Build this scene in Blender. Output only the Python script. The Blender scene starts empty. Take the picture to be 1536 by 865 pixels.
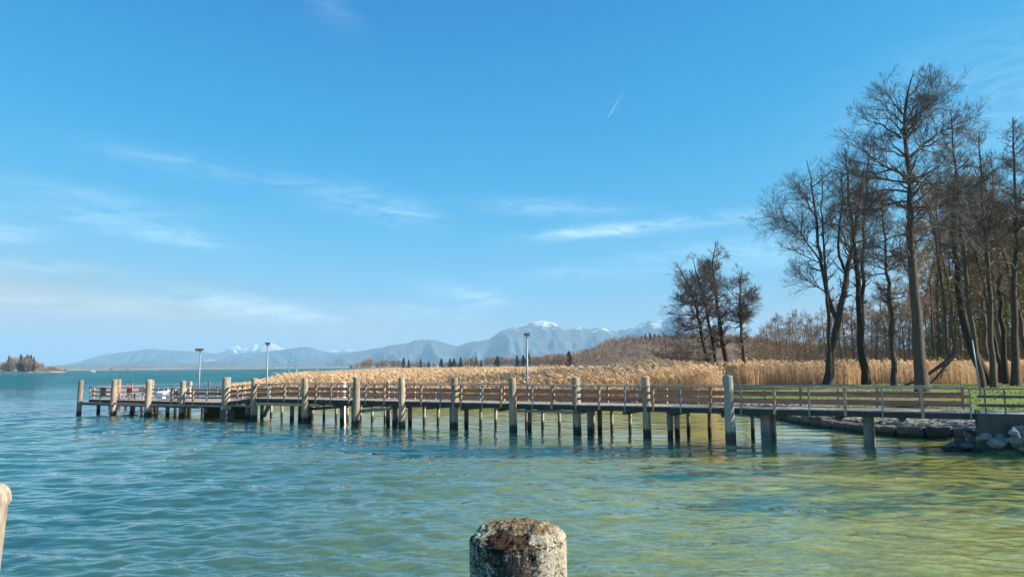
import bpy, bmesh, math, random
import numpy as np
from mathutils import Vector, Matrix, noise as mnoise

RNG = np.random.default_rng(7)
random.seed(7)
scene = bpy.context.scene
COL = scene.collection
PI = math.pi

# ------------------------------------------------------------------ camera
F, EYE = 1100.0, 3.2
PITCH, ROLL = math.radians(6.01), math.radians(-0.54)
cam_d = bpy.data.cameras.new("camera")
cam = bpy.data.objects.new("camera", cam_d)
COL.objects.link(cam)
cam_d.sensor_width = 36
cam_d.lens = 36 * F / 1536
cam_d.clip_start, cam_d.clip_end = 0.1, 90000
cam.matrix_world = Matrix.Translation((0, 0, EYE)) @ Matrix.Rotation(PI / 2 + PITCH, 4, 'X') @ Matrix.Rotation(ROLL, 4, 'Z')
scene.camera = cam
_c, _s = math.cos, math.sin
FW = (0, _c(PITCH), _s(PITCH)); _u0 = (0, -_s(PITCH), _c(PITCH))
RT = (_c(ROLL), _s(ROLL) * _u0[1], _s(ROLL) * _u0[2])
UP = (-_s(ROLL), _c(ROLL) * _u0[1], _c(ROLL) * _u0[2])
def ray(px, py):
    a, b = (px - 768) / F, (432.5 - py) / F
    return [FW[i] + RT[i] * a + UP[i] * b for i in range(3)]
def on_plane(px, py, z=0.0):
    d = ray(px, py); t = (z - EYE) / d[2]
    return (d[0] * t, d[1] * t)
def at_depth(px, py, Y):
    d = ray(px, py); t = Y / d[1]
    return (d[0] * t, Y, EYE + d[2] * t)
def project(p):
    v = (p[0], p[1], p[2] - EYE)
    w = sum(v[i] * FW[i] for i in range(3))
    return 768 + F * sum(v[i] * RT[i] for i in range(3)) / w, 432.5 - F * sum(v[i] * UP[i] for i in range(3)) / w

# ------------------------------------------------------------------ objects
def tag(o, label=None, cat=None, group=None, kind=None):
    if label: o['label'] = label
    if cat: o['category'] = cat
    if group: o['group'] = group
    if kind: o['kind'] = kind
    return o
def empty(name, loc, label=None, cat=None, group=None):
    o = bpy.data.objects.new(name, None); COL.objects.link(o)
    o.location = loc; o.empty_display_size = 0.2
    return tag(o, label, cat, group)
def mesh_np(name, V, FA, mats, parent=None, smooth=False, origin=None, midx=None, attrs=None):
    """V (n,3); FA list of face-index arrays, each (m,k). Vertices in world space; stored relative to parent/origin."""
    V = np.asarray(V, dtype=np.float64)
    if origin is None:
        origin = tuple(parent.location) if parent is not None else (0, 0, 0)
        if parent is not None and parent.parent is not None:
            origin = tuple(Vector(origin) + parent.parent.location)
    V = V - np.array(origin)
    if not isinstance(FA, (list, tuple)): FA = [FA]
    FA = [np.asarray(f, dtype=np.int32) for f in FA if len(f)]
    me = bpy.data.meshes.new(name)
    me.vertices.add(len(V)); me.vertices.foreach_set('co', V.astype(np.float32).ravel())
    nl = sum(f.size for f in FA); npol = sum(len(f) for f in FA)
    me.loops.add(nl); me.polygons.add(npol)
    me.loops.foreach_set('vertex_index', np.concatenate([f.ravel() for f in FA]))
    st, o = [], 0
    for f in FA:
        st.append(o + np.arange(len(f)) * f.shape[1]); o += f.size
    me.polygons.foreach_set('loop_start', np.concatenate(st).astype(np.int32))
    me.polygons.foreach_set('use_smooth', np.full(npol, smooth, dtype=bool))
    for m in (mats if isinstance(mats, (list, tuple)) else [mats]): me.materials.append(m)
    if midx is not None: me.polygons.foreach_set('material_index', np.asarray(midx, dtype=np.int32))
    for k, a in (attrs or {}).items():
        at = me.attributes.new(k, 'FLOAT', 'POINT'); at.data.foreach_set('value', np.asarray(a, dtype=np.float32))
    me.update(calc_edges=True)
    ob = bpy.data.objects.new(name, me); COL.objects.link(ob)
    if parent is not None: ob.parent = parent
    else: ob.location = origin
    return ob
def dup(root, loc, rz=0.0, sc=1.0, label=None):
    r = root.copy(); COL.objects.link(r); r.location = loc; r.rotation_euler = (0, 0, rz); r.scale = (sc, sc, sc)
    if label: r['label'] = label
    for ch in list(root.children):
        c = ch.copy(); COL.objects.link(c); c.parent = r
    return r
class MB:
    """collects shapes into one mesh"""
    def __init__(self): self.v = []; self.f = []; self.m = []
    def add(self, vs, fs, mi=0):
        b = len(self.v); self.v += [tuple(x) for x in vs]
        for f in fs: self.f.append(tuple(i + b for i in f)); self.m.append(mi)
    def beam(self, p0, p1, w, h, up=(0, 0, 1), mi=0, bev=0.0):
        p0, p1 = Vector(p0), Vector(p1); t = (p1 - p0).normalized()
        s = t.cross(Vector(up))
        if s.length < 1e-4: s = t.cross(Vector((1, 0, 0)))
        s.normalize(); u = s.cross(t)
        b = min(bev, w * .3, h * .3)
        if b <= 0:
            q = [(-w/2, -h/2), (w/2, -h/2), (w/2, h/2), (-w/2, h/2)]
        else:
            q = [(-w/2+b, -h/2), (w/2-b, -h/2), (w/2, -h/2+b), (w/2, h/2-b), (w/2-b, h/2), (-w/2+b, h/2), (-w/2, h/2-b), (-w/2, -h/2+b)]
        n = len(q)
        vs = [p0 + s*a + u*c for a, c in q] + [p1 + s*a + u*c for a, c in q]
        fs = [(i, n+i, n+(i+1) % n, (i+1) % n) for i in range(n)] + [tuple(range(n)), tuple(range(2*n-1, n-1, -1))]
        self.add(vs, fs, mi)
    def box(self, x0, x1, y0, y1, z0, z1, mi=0):
        self.beam(((x0+x1)/2, y0, (z0+z1)/2), ((x0+x1)/2, y1, (z0+z1)/2), abs(x1-x0), abs(z1-z0), mi=mi)
    def tube(self, pts, rad, n=10, mi=0, cap=True, wob=0.0, seed=0):
        pts = [Vector(p) for p in pts]; K = len(pts)
        if not hasattr(rad, '__len__'): rad = [rad]*K
        rr = random.Random(seed); ref = Vector((1, 0.13, 0.05))
        vs = []
        for k in range(K):
            t = (pts[min(k+1, K-1)] - pts[max(k-1, 0)]).normalized()
            a = t.cross(ref)
            if a.length < .1: a = t.cross(Vector((0, 1, .1)))
            a.normalize(); b = t.cross(a)
            for i in range(n):
                r = rad[k]*(1 + wob*rr.uniform(-1, 1)); th = 2*PI*i/n
                vs.append(pts[k] + a*(r*math.cos(th)) + b*(r*math.sin(th)))
        fs = [(k*n+i, k*n+(i+1) % n, (k+1)*n+(i+1) % n, (k+1)*n+i) for k in range(K-1) for i in range(n)]
        if cap: fs += [tuple(range(n-1, -1, -1)), tuple(range((K-1)*n, K*n))]
        self.add(vs, fs, mi)
    def build(self, name, mats, parent=None, smooth=False, origin=None):
        me = bpy.data.meshes.new(name)
        o = Vector(origin) if origin is not None else Vector((0, 0, 0))
        if parent is not None and origin is None:
            o = parent.location.copy()
            if parent.parent is not None: o += parent.parent.location
        me.from_pydata([tuple(Vector(v) - o) for v in self.v], [], self.f)
        for m in (mats if isinstance(mats, (list, tuple)) else [mats]): me.materials.append(m)
        me.polygons.foreach_set('material_index', self.m)
        me.polygons.foreach_set('use_smooth', [smooth]*len(self.f))
        ob = bpy.data.objects.new(name, me); COL.objects.link(ob)
        if parent is not None: ob.parent = parent
        else: ob.location = o
        return ob

# ------------------------------------------------------------------ materials
def new_mat(name):
    m = bpy.data.materials.new(name); m.use_nodes = True
    nt = m.node_tree
    return m, nt, nt.nodes['Principled BSDF'], nt.nodes['Material Output']
def N(nt, t, **k):
    n = nt.nodes.new(t)
    for a, b in k.items():
        if a in ('ins',):
            for i, v in b.items(): n.inputs[i].default_value = v
        else: setattr(n, a, b)
    return n
def mixc(nt, fac, a, b, mode='MIX'):
    n = nt.nodes.new('ShaderNodeMix'); n.data_type = 'RGBA'; n.blend_type = mode
    for sock, v in ((n.inputs[0], fac), (n.inputs[6], a), (n.inputs[7], b)):
        if hasattr(v, 'is_output'): nt.links.new(v, sock)
        elif isinstance(v, (int, float)): sock.default_value = v
        else: sock.default_value = (*v, 1)
    return n.outputs[2]
def ramp(nt, fac, stops):
    r = nt.nodes.new('ShaderNodeValToRGB'); e = r.color_ramp.elements
    while len(e) < len(stops): e.new(0.5)
    for i, (p, c) in enumerate(stops):
        e[i].position = p; e[i].color = (*c, 1) if hasattr(c, '__len__') else (c, c, c, 1)
    nt.links.new(fac, r.inputs[0]); return r.outputs[0]
def coords(nt, scale=(1, 1, 1), kind='Object'):
    tc = nt.nodes.new('ShaderNodeTexCoord'); mp = nt.nodes.new('ShaderNodeMapping')
    mp.inputs['Scale'].default_value = scale
    nt.links.new(tc.outputs[kind], mp.inputs[0]); return mp.outputs[0]
def noise_tex(nt, vec, scale, detail=4, rough=.6, dist=0.0):
    n = N(nt, 'ShaderNodeTexNoise', ins={'Scale': scale, 'Detail': detail, 'Roughness': rough, 'Distortion': dist})
    nt.links.new(vec, n.inputs['Vector']); return n.outputs['Fac']
def bump(nt, h, strength, dist, bsdf, normal=None):
    b = N(nt, 'ShaderNodeBump', ins={'Strength': strength, 'Distance': dist})
    nt.links.new(h, b.inputs['Height'])
    if normal is not None: nt.links.new(normal, b.inputs['Normal'])
    if bsdf is not None: nt.links.new(b.outputs[0], bsdf.inputs['Normal'])
    return b.outputs[0]
def wood(name, c1, c2, c3=None, scale=(9, 9, .7), rough=.85, wet=None, bd=.01):
    """grained weathered wood; grain runs along the axis with the smallest scale; c3 = blotches; wet = (z, colour) waterline band (world z)"""
    m, nt, p, out = new_mat(name)
    vec = coords(nt, scale)
    oi = nt.nodes.new('ShaderNodeObjectInfo')
    add = N(nt, 'ShaderNodeVectorMath', operation='ADD')
    mul = N(nt, 'ShaderNodeVectorMath', operation='SCALE'); mul.inputs['Scale'].default_value = 37
    nt.links.new(oi.outputs['Random'], mul.inputs[0]); nt.links.new(vec, add.inputs[0]); nt.links.new(mul.outputs[0], add.inputs[1])
    v = add.outputs[0]
    g = noise_tex(nt, v, 3.0, 6, .65, .4)
    col = ramp(nt, g, [(.3, c1), (.68, c2)])
    if c3:
        b = noise_tex(nt, coords(nt, (1, 1, .6)), 1.9, 4, .7)
        col = mixc(nt, ramp(nt, b, [(.47, 0), (.64, 1)]), col, c3)
    hv = N(nt, 'ShaderNodeHueSaturation'); mr = N(nt, 'ShaderNodeMapRange', ins={3: .75, 4: 1.25})
    nt.links.new(oi.outputs['Random'], mr.inputs[0]); nt.links.new(mr.outputs[0], hv.inputs['Value']); nt.links.new(col, hv.inputs['Color'])
    col = hv.outputs[0]
    if wet:
        ge = nt.nodes.new('ShaderNodeNewGeometry'); sx = nt.nodes.new('ShaderNodeSeparateXYZ'); nt.links.new(ge.outputs['Position'], sx.inputs[0])
        ma = N(nt, 'ShaderNodeMath', operation='MULTIPLY_ADD', ins={1: .35, 2: -.17}); nt.links.new(g, ma.inputs[0])
        su = N(nt, 'ShaderNodeMath', operation='ADD'); nt.links.new(sx.outputs[2], su.inputs[0]); nt.links.new(ma.outputs[0], su.inputs[1])
        f = ramp(nt, su.outputs[0], [(max(wet[0]-.06, 0), 1), (wet[0]+.08, 0)])
        col = mixc(nt, f, col, wet[1])
    nt.links.new(col, p.inputs['Base Color']); p.inputs['Roughness'].default_value = rough
    bump(nt, g, .7, bd, p)
    return m
def plain(name, c, rough=.6, metal=0.0, var=.12, scale=3.0, spec=.5):
    m, nt, p, out = new_mat(name)
    n = noise_tex(nt, coords(nt), scale, 5, .6)
    a = tuple(x*(1-var) for x in c); b = tuple(min(1, x*(1+var)) for x in c)
    nt.links.new(ramp(nt, n, [(.3, a), (.7, b)]), p.inputs['Base Color'])
    p.inputs['Roughness'].default_value = rough; p.inputs['Metallic'].default_value = metal
    p.inputs['Specular IOR Level'].default_value = spec
    return m

M = {}
M['post'] = wood('mooring_post_wood', (.10, .075, .052), (.50, .40, .29), (.20, .175, .13), (10, 10, .5), wet=(.3, (.035, .035, .022)))
M['post_grey'] = wood('grey_post_wood', (.24, .24, .225), (.46, .46, .43), (.33, .34, .31), (7, 7, .5), wet=(.35, (.07, .065, .04)))
M['pile'] = wood('pile_wood', (.18, .15, .115), (.50, .43, .34), None, (9, 9, .6), wet=(.32, (.03, .03, .02)))
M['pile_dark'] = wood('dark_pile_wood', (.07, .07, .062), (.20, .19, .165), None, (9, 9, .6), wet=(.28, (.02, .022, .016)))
M['deck'] = wood('deck_planks', (.20, .17, .14), (.38, .33, .28), None, (3, 3, 3), bd=.004)
M['rail'] = wood('rail_planks', (.25, .10, .065), (.54, .26, .175), None, (1.2, 1.2, 6), bd=.004)
M['toprail'] = wood('top_rail_planks', (.24, .175, .14), (.50, .40, .34), None, (1.2, 1.2, 6), bd=.004)
M['woodpost'] = wood('rail_post_wood', (.26, .14, .08), (.54, .35, .21), None, (8, 8, .8), bd=.004)
M['tan'] = wood('tan_timber', (.30, .2, .11), (.5, .37, .22), None, (1.5, 1.5, 6), bd=.004)
M['greybeam'] = wood('grey_timber', (.16, .15, .13), (.32, .30, .27), None, (1.5, 1.5, 6), bd=.004)
M['steel'] = plain('galvanised_steel', (.24, .26, .28), .5, .3)
M['beam'] = plain('green_painted_steel', (.028, .042, .037), .7, 0, .4, 2)
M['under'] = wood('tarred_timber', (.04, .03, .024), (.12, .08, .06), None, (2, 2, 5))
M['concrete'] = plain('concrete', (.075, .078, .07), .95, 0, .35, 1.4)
M['support'] = plain('pale_concrete', (.22, .215, .195), .95, 0, .45, 2.2)
M['railwood'] = wood('dark_rail_timber', (.05, .042, .036), (.15, .125, .105), None, (1.5, 1.5, 6), bd=.004)
M['white'] = plain('white_paint', (.78, .78, .76), .55, 0, .05)
M['lamp'] = plain('dark_lamp_housing', (.11, .115, .12), .4, .3)
M['glass'] = plain('lamp_glass', (.55, .57, .58), .15, 0, .03)
M['bluepanel'] = plain('blue_grey_panel', (.10, .18, .26), .5, 0, .1)
M['red'] = plain('red_brown_paint', (.30, .11, .06), .6, 0, .2)

# stones
def stone_mat(name, a, b, wet=True):
    m, nt, p, out = new_mat(name)
    v = coords(nt)
    n1 = noise_tex(nt, v, 2.2, 8, .7); n2 = noise_tex(nt, v, 18, 6, .7)
    col = mixc(nt, ramp(nt, n2, [(.35, 0), (.7, .55)]), ramp(nt, n1, [(.3, a), (.7, b)]), tuple(x*.45 for x in a))
    oi = nt.nodes.new('ShaderNodeObjectInfo'); hv = N(nt, 'ShaderNodeHueSaturation'); mr = N(nt, 'ShaderNodeMapRange', ins={3: .7, 4: 1.3})
    nt.links.new(oi.outputs['Random'], mr.inputs[0]); nt.links.new(mr.outputs[0], hv.inputs['Value']); nt.links.new(col, hv.inputs['Color']); col = hv.outputs[0]
    if wet:
        ge = nt.nodes.new('ShaderNodeNewGeometry'); sx = nt.nodes.new('ShaderNodeSeparateXYZ'); nt.links.new(ge.outputs['Position'], sx.inputs[0])
        col = mixc(nt, ramp(nt, sx.outputs[2], [(.04, 1), (.16, 0)]), col, (.03, .03, .02))
    nt.links.new(col, p.inputs['Base Color']); p.inputs['Roughness'].default_value = .9
    bump(nt, n2, .6, .03, p)
    return m
M['boulder'] = stone_mat('boulder_stone', (.14, .136, .125), (.36, .345, .31))
M['rubble'] = stone_mat('pale_rubble_stone', (.20, .17, .13), (.46, .41, .33))
M['block'] = stone_mat('shore_block_stone', (.055, .052, .046), (.19, .175, .145))

# bark and twigs
def bark_mat(name, a, b, moss=(.10, .10, .035), mossamt=.0):
    m, nt, p, out = new_mat(name)
    v = coords(nt, (6, 6, 1.3)); g = noise_tex(nt, v, 2.5, 8, .7, .5)
    col = ramp(nt, g, [(.32, a), (.7, b)])
    if mossamt:
        n2 = noise_tex(nt, coords(nt), .8, 5, .7)
        col = mixc(nt, ramp(nt, n2, [(.5, 0), (.66, mossamt)]), col, moss)
    nt.links.new(col, p.inputs['Base Color']); p.inputs['Roughness'].default_value = .95
    bump(nt, g, 1.0, .12, p)
    return m
M['bark'] = bark_mat('alder_bark', (.026, .02, .016), (.15, .115, .088), mossamt=.3)
M['bark_grey'] = bark_mat('grey_bark', (.03, .023, .018), (.20, .15, .11), mossamt=.3)
M['bark_dark'] = bark_mat('dark_bark', (.018, .014, .012), (.075, .057, .045), mossamt=.3)
def twig_mat(name, c, var=.35):
    m, nt, p, out = new_mat(name)
    n = noise_tex(nt, coords(nt), .9, 3, .6)
    nt.links.new(ramp(nt, n, [(.3, tuple(x*(1-var) for x in c)), (.7, tuple(x*(1+var) for x in c))]), p.inputs['Base Color'])
    p.inputs['Roughness'].default_value = .9; p.inputs['Specular IOR Level'].default_value = .2
    return m
M['twig'] = twig_mat('alder_twigs', (.17, .132, .106))
M['twig_light'] = twig_mat('buff_twigs', (.16, .125, .095))
M['twig_far'] = twig_mat('far_brown_twigs', (.26, .15, .085))
M['twig_far2'] = twig_mat('far_grey_twigs', (.22, .15, .10))
M['twig_tan'] = twig_mat('far_tan_twigs', (.34, .23, .125))
M['needle'] = twig_mat('spruce_needles', (.03, .048, .026))
M['needle_far'] = twig_mat('far_spruce_needles', (.045, .065, .05))
M['olive'] = twig_mat('olive_foliage', (.19, .20, .055))
M['reed'] = None

# ------------------------------------------------------------------ terrain functions
SHORE = [(12, -6), (16, 5), (20.5, 14), (21.5, 20), (20.2, 24.0), (16.9, 26.2), (17.4, 29.5), (18.3, 31.6), (16.6, 34.3), (15.9, 39), (15.9, 45), (15.2, 50),
         (11, 54), (3, 57), (-6, 60), (-16, 66), (-26, 76), (-36, 92), (-42, 108), (-52, 150), (-68, 205), (-119, 400), (-205, 900), (-300, 1600), (-360, 2600),
         (4000, 2600), (4000, -6)]
SP = np.array(SHORE, float)
def shore_dist(X, Y):
    """signed distance to the shoreline, positive on land"""
    X, Y = np.asarray(X, float), np.asarray(Y, float)
    A, B = SP, np.roll(SP, -1, 0)
    best = np.full(X.shape, 1e18); inside = np.zeros(X.shape, bool)
    for (ax, ay), (bx, by) in zip(A, B):
        dx, dy = bx-ax, by-ay
        t = np.clip(((X-ax)*dx + (Y-ay)*dy)/(dx*dx+dy*dy), 0, 1)
        best = np.minimum(best, (X-ax-t*dx)**2 + (Y-ay-t*dy)**2)
        c = (ay > Y) != (by > Y)
        with np.errstate(divide='ignore', invalid='ignore'):
            xi = ax + (Y-ay)*dx/(dy if dy else 1e-9)
        inside ^= c & (X < xi)
    d = np.sqrt(best)
    return np.where(inside, d, -d)
def sst(x): x = np.clip(x, 0, 1); return x*x*(3-2*x)
def ground_z(X, Y):
    X, Y = np.asarray(X, float), np.asarray(Y, float)
    d = shore_dist(X, Y)
    lawn = sst((X-9)/6)*sst((100-Y)/16)
    land = (0.02+0.10*sst(d/6))*(1-lawn) + lawn*(.30*sst(d/1.2)+.42*sst(d/22)+.16*sst((d-6)/14))
    rip = .035*np.sin(X*1.7+np.sin(Y*.9)*1.3)*np.sin(Y*1.3+1.0) + .02*np.sin(X*4.1+Y*2.3)
    dd = -d
    bed = -(0.10 + .030*dd + .0030*dd**2/(1+dd*.05))*(1+5*sst((Y-62)/25)*sst((20-X)/20))
    bed = np.maximum(bed, -4.0) + rip*sst(dd/2)
    return np.where(d > 0, land + .03*np.sin(X*.8)*np.cos(Y*.7)*sst(d/5), bed)
def gz(x, y): return float(ground_z(np.array([x]), np.array([y]))[0])
def polar(r0, r1, ratio, a0, a1, na, extra=()):
    rs = [r0]
    while rs[-1] < r1: rs.append(rs[-1]*ratio)
    for e1, er in extra:
        while rs[-1] < e1: rs.append(rs[-1]*er)
    rs = np.array(rs); an = np.linspace(a0, a1, na)
    R, A = np.meshgrid(rs, an, indexing='ij')
    X, Y = R*np.sin(A), R*np.cos(A)
    nr = len(rs)
    i, j = np.meshgrid(np.arange(nr-1), np.arange(na-1), indexing='ij')
    b = (i*na+j).ravel()
    Fq = np.stack([b, b+1, b+na+1, b+na], 1)
    return X, Y, R, Fq

# ground sheet (land and lakebed in one)
X, Y, R, Fq = polar(1.0, 300, 1.014, math.radians(-85), math.radians(85), 460, [(30000, 1.12)])
Zg = ground_z(X, Y)
far = R > 2500
Zg = np.where(far, -4.0, Zg)
D = shore_dist(X, Y)
grass = sst((D-4.6)/2.0)*sst((X-14)/3)*sst((80-Y)/4)
m, nt, p, out = new_mat('ground')
v = coords(nt, kind='Object')
ag = N(nt, 'ShaderNodeAttribute', attribute_name='grass'); ad = N(nt, 'ShaderNodeAttribute', attribute_name='depth')
n1 = noise_tex(nt, v, .35, 6, .65); n2 = noise_tex(nt, v, 5, 6, .7); n3 = noise_tex(nt, v, 1.3, 5, .7, .6)
soil = ramp(nt, n3, [(.3, (.10, .075, .05)), (.7, (.26, .20, .13))])
gr = ramp(nt, n2, [(.3, (.06, .11, .014)), (.7, (.17, .25, .035))])
gf = N(nt, 'ShaderNodeMath', operation='MULTIPLY'); nt.links.new(ag.outputs['Fac'], gf.inputs[0])
nt.links.new(ramp(nt, n1, [(.42, .12), (.56, 1)]), gf.inputs[1])
land = mixc(nt, gf.outputs[0], soil, gr)
n4 = noise_tex(nt, v, 7, 6, .75)
sand = mixc(nt, ramp(nt, n4, [(.36, .55), (.52, 0)]), ramp(nt, n3, [(.28, (.36, .33, .07)), (.5, (.50, .46, .105)), (.75, (.60, .55, .17))]), (.17, .16, .06))
vo = N(nt, 'ShaderNodeTexVoronoi', feature='SMOOTH_F1', ins={'Scale': 1.1, 'Smoothness': .4}); nt.links.new(v, vo.inputs['Vector'])
weed = ramp(nt, n1, [(.35, (.02, .05, .04)), (.7, (.06, .11, .07))])
deepf = ramp(nt, ad.outputs['Fac'], [(.0, 0), (.13, .06), (.36, .8), (.6, 1)])
bedc = mixc(nt, deepf, sand, weed)
isl = ramp(nt, ad.outputs['Fac'], [(0, 0), (.012, 1)])
nt.links.new(mixc(nt, isl, land, bedc), p.inputs['Base Color'])
p.inputs['Roughness'].default_value = .95; p.inputs['Specular IOR Level'].default_value = .15
bump(nt, n2, .5, .06, p)
g = mesh_np('ground', np.stack([X, Y, Zg], -1).reshape(-1, 3), Fq, m, smooth=True,
            attrs={'grass': grass.ravel(), 'depth': np.clip(-Zg/5, 0, 1).ravel()})
tag(g, kind='structure')

# ------------------------------------------------------------------ water
X, Y, R, Fq = polar(1.2, 420, 1.0042, math.radians(-60), math.radians(60), 760, [(28000, 1.15)])
spacing = R*.0042
LAP = np.zeros_like(X); Zw = np.zeros_like(X); DX = np.zeros_like(X); DY = np.zeros_like(X)
r2 = np.random.default_rng(11)
nw = 110
lee = np.exp(-((X*.505+Y*.863-33.5-np.clip((X*.863-Y*.505+2), -60, 0)*0)/7.0)**2)*sst((X+34)/20)*sst((70-Y)/10)     # calmer water in the lee of the pier
gust = np.clip(.85+.5*np.sin(X*.05+np.sin(Y*.045)*1.5+1.0)*np.sin(Y*.06+np.sin(X*.03)*2), .45, 1.3)
ruf = gust*(1-.5*lee)
sh = sst((-shore_dist(X, Y)+1)/25)*.75+.25          # calmer close to the shore
for k in range(nw):
    lam = math.exp(r2.uniform(math.log(.2), math.log(1.75)))
    th = math.radians(-92 + r2.normal(0, 30) - 8)
    kx, ky = math.cos(th)*2*PI/lam, math.sin(th)*2*PI/lam
    a = .0061*lam**.95*r2.uniform(.5, 1.2)
    fil = sst((lam/spacing-2.5)/3)*ruf
    ph = kx*X + ky*Y + r2.uniform(0, 2*PI)
    mod = .65 + .35*np.sin(X*r2.normal(0, .12) + Y*r2.normal(0, .12) + r2.uniform(0, 6))
    A = a*fil*sh*mod
    s = np.sin(ph)
    LAP -= A*s*(kx*kx+ky*ky)
    Zw += A*s; DX -= A*np.cos(ph)*math.cos(th)*.7; DY -= A*np.cos(ph)*math.sin(th)*.7
m, nt, p, out = new_mat('lake_water')
nt.nodes.remove(p)
v = coords(nt, (1, 1, 1))
rot = nt.nodes.new('ShaderNodeMapping'); rot.inputs['Rotation'].default_value = (0, 0, math.radians(8)); rot.inputs['Scale'].default_value = (.72, 1.3, 1)
nt.links.new(v, rot.inputs[0]); v2 = rot.outputs[0]
a1 = noise_tex(nt, v2, 2.8, 4, .6, .3); a2 = noise_tex(nt, v2, .55, 3, .55, .4); a3 = noise_tex(nt, v2, .10, 3, .6, .4)
b3 = bump(nt, a3, .30, 1.0, None)
b2 = bump(nt, a2, .45, .34, None, b3)
b1 = bump(nt, a1, .55, .055, None, b2)
af = N(nt, 'ShaderNodeAttribute', attribute_name='far')
ar_ = N(nt, 'ShaderNodeAttribute', attribute_name='ruffle')
for bn, lo, hi in ((b3.node, .22, 1.7), (b2.node, .26, 1.7), (b1.node, .24, 1.3)):
    mr_ = N(nt, 'ShaderNodeMapRange', ins={3: lo, 4: hi}); nt.links.new(af.outputs['Fac'], mr_.inputs[0])
    mu_ = N(nt, 'ShaderNodeMath', operation='MULTIPLY'); nt.links.new(mr_.outputs[0], mu_.inputs[0]); nt.links.new(ar_.outputs['Fac'], mu_.inputs[1]); nt.links.new(mu_.outputs[0], bn.inputs['Strength'])
b3.node.inputs['Distance'].default_value = 1.6; b2.node.inputs['Distance'].default_value = .5; b1.node.inputs['Distance'].default_value = .08
ge = nt.nodes.new('ShaderNodeNewGeometry'); dt = N(nt, 'ShaderNodeVectorMath', operation='DOT_PRODUCT'); nt.links.new(ge.outputs['Incoming'], dt.inputs[0]); nt.links.new(b1, dt.inputs[1])
ab_ = N(nt, 'ShaderNodeMath', operation='ABSOLUTE'); nt.links.new(dt.outputs['Value'], ab_.inputs[0])
om = N(nt, 'ShaderNodeMath', operation='SUBTRACT', ins={0: 1.0}); nt.links.new(ab_.outputs[0], om.inputs[1])
p5 = N(nt, 'ShaderNodeMath', operation='POWER', ins={1: 5.0}); nt.links.new(om.outputs[0], p5.inputs[0])
rg_ = N(nt, 'ShaderNodeMapRange', ins={3: .98, 4: .46}); nt.links.new(af.outputs['Fac'], rg_.inputs[0])      # unresolved wavelets: a rough lake mirrors less at grazing angles
fr = N(nt, 'ShaderNodeMath', operation='MULTIPLY_ADD', ins={2: .02}); nt.links.new(p5.outputs[0], fr.inputs[0]); nt.links.new(rg_.outputs[0], fr.inputs[1])
gl = N(nt, 'ShaderNodeBsdfGlossy', ins={'Roughness': .02, 'Color': (1, 1, 1, 1)}); nt.links.new(b1, gl.inputs['Normal'])
df = N(nt, 'ShaderNodeBsdfDiffuse', ins={'Color': (.010, .14, .165, 1)})
tr = N(nt, 'ShaderNodeBsdfTransparent')
fo = N(nt, 'ShaderNodeAttribute', attribute_name='lens')      # tint by wave curvature, painting in light that wavelets would gather and spread
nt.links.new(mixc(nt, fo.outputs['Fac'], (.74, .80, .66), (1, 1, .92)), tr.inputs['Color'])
body = nt.nodes.new('ShaderNodeMixShader'); ac = N(nt, 'ShaderNodeAttribute', attribute_name='clear'); nt.links.new(ac.outputs['Fac'], body.inputs[0])
nt.links.new(df.outputs[0], body.inputs[1]); nt.links.new(tr.outputs[0], body.inputs[2])
surf = nt.nodes.new('ShaderNodeMixShader'); nt.links.new(fr.outputs[0], surf.inputs[0])
nt.links.new(body.outputs[0], surf.inputs[1]); nt.links.new(gl.outputs[0], surf.inputs[2])
nt.links.new(surf.outputs[0], out.inputs[0])
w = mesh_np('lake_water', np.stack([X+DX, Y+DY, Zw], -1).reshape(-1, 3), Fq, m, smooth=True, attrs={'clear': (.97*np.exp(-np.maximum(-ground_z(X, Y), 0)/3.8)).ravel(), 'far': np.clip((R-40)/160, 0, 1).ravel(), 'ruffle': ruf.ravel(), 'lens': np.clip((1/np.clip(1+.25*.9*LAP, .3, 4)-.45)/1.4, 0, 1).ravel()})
tag(w, kind='structure')

# ------------------------------------------------------------------ pier
DIR = Vector((.863, -.505, 0)).normalized(); NRM = Vector((-DIR.y, DIR.x, 0)); A0 = Vector((16.9, 27.2, 0))
def PL(s, o, z): return A0 - DIR*s + NRM*o + Vector((0, 0, z))
def s_at(px, o, z=.6):
    lo, hi = -6, 75
    for _ in range(40):
        mid = (lo+hi)/2
        if project(PL(mid, o, z))[0] > px: lo = mid
        else: hi = mid
    return (lo+hi)/2
ZD, ZH = 1.33, 1.00                 # deck heights: walkway and head
S_R0, S_R1 = 38.6, 41.6
S_H1 = s_at(139, .3, 1.0)
WB, WH = 2.4, 4.6                   # widths
def deck_z(s): return ZD if s < S_R0 else (ZH if s > S_R1 else ZD+(ZH-ZD)*(s-S_R0)/(S_R1-S_R0))
pier = empty('wooden_pier', tuple(PL(20, 1.2, 0)), 'long wooden landing pier with brown plank railings on many piles', 'pier')
rr = random.Random(3)
mb = MB(); s = 0.0
while s < S_H1-.1:
    w_ = WB if s < 42.2 else WH
    zz = deck_z(s+.07)
    j = rr.uniform(-.006, .006)
    mb.beam(PL(s+.07, -.03+rr.uniform(-.02, .02), zz-.025+j), PL(s+.07, w_+.03, zz-.025+j), .14, .05)
    s += .148
mb.build('deck', M['deck'], pier)
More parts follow.
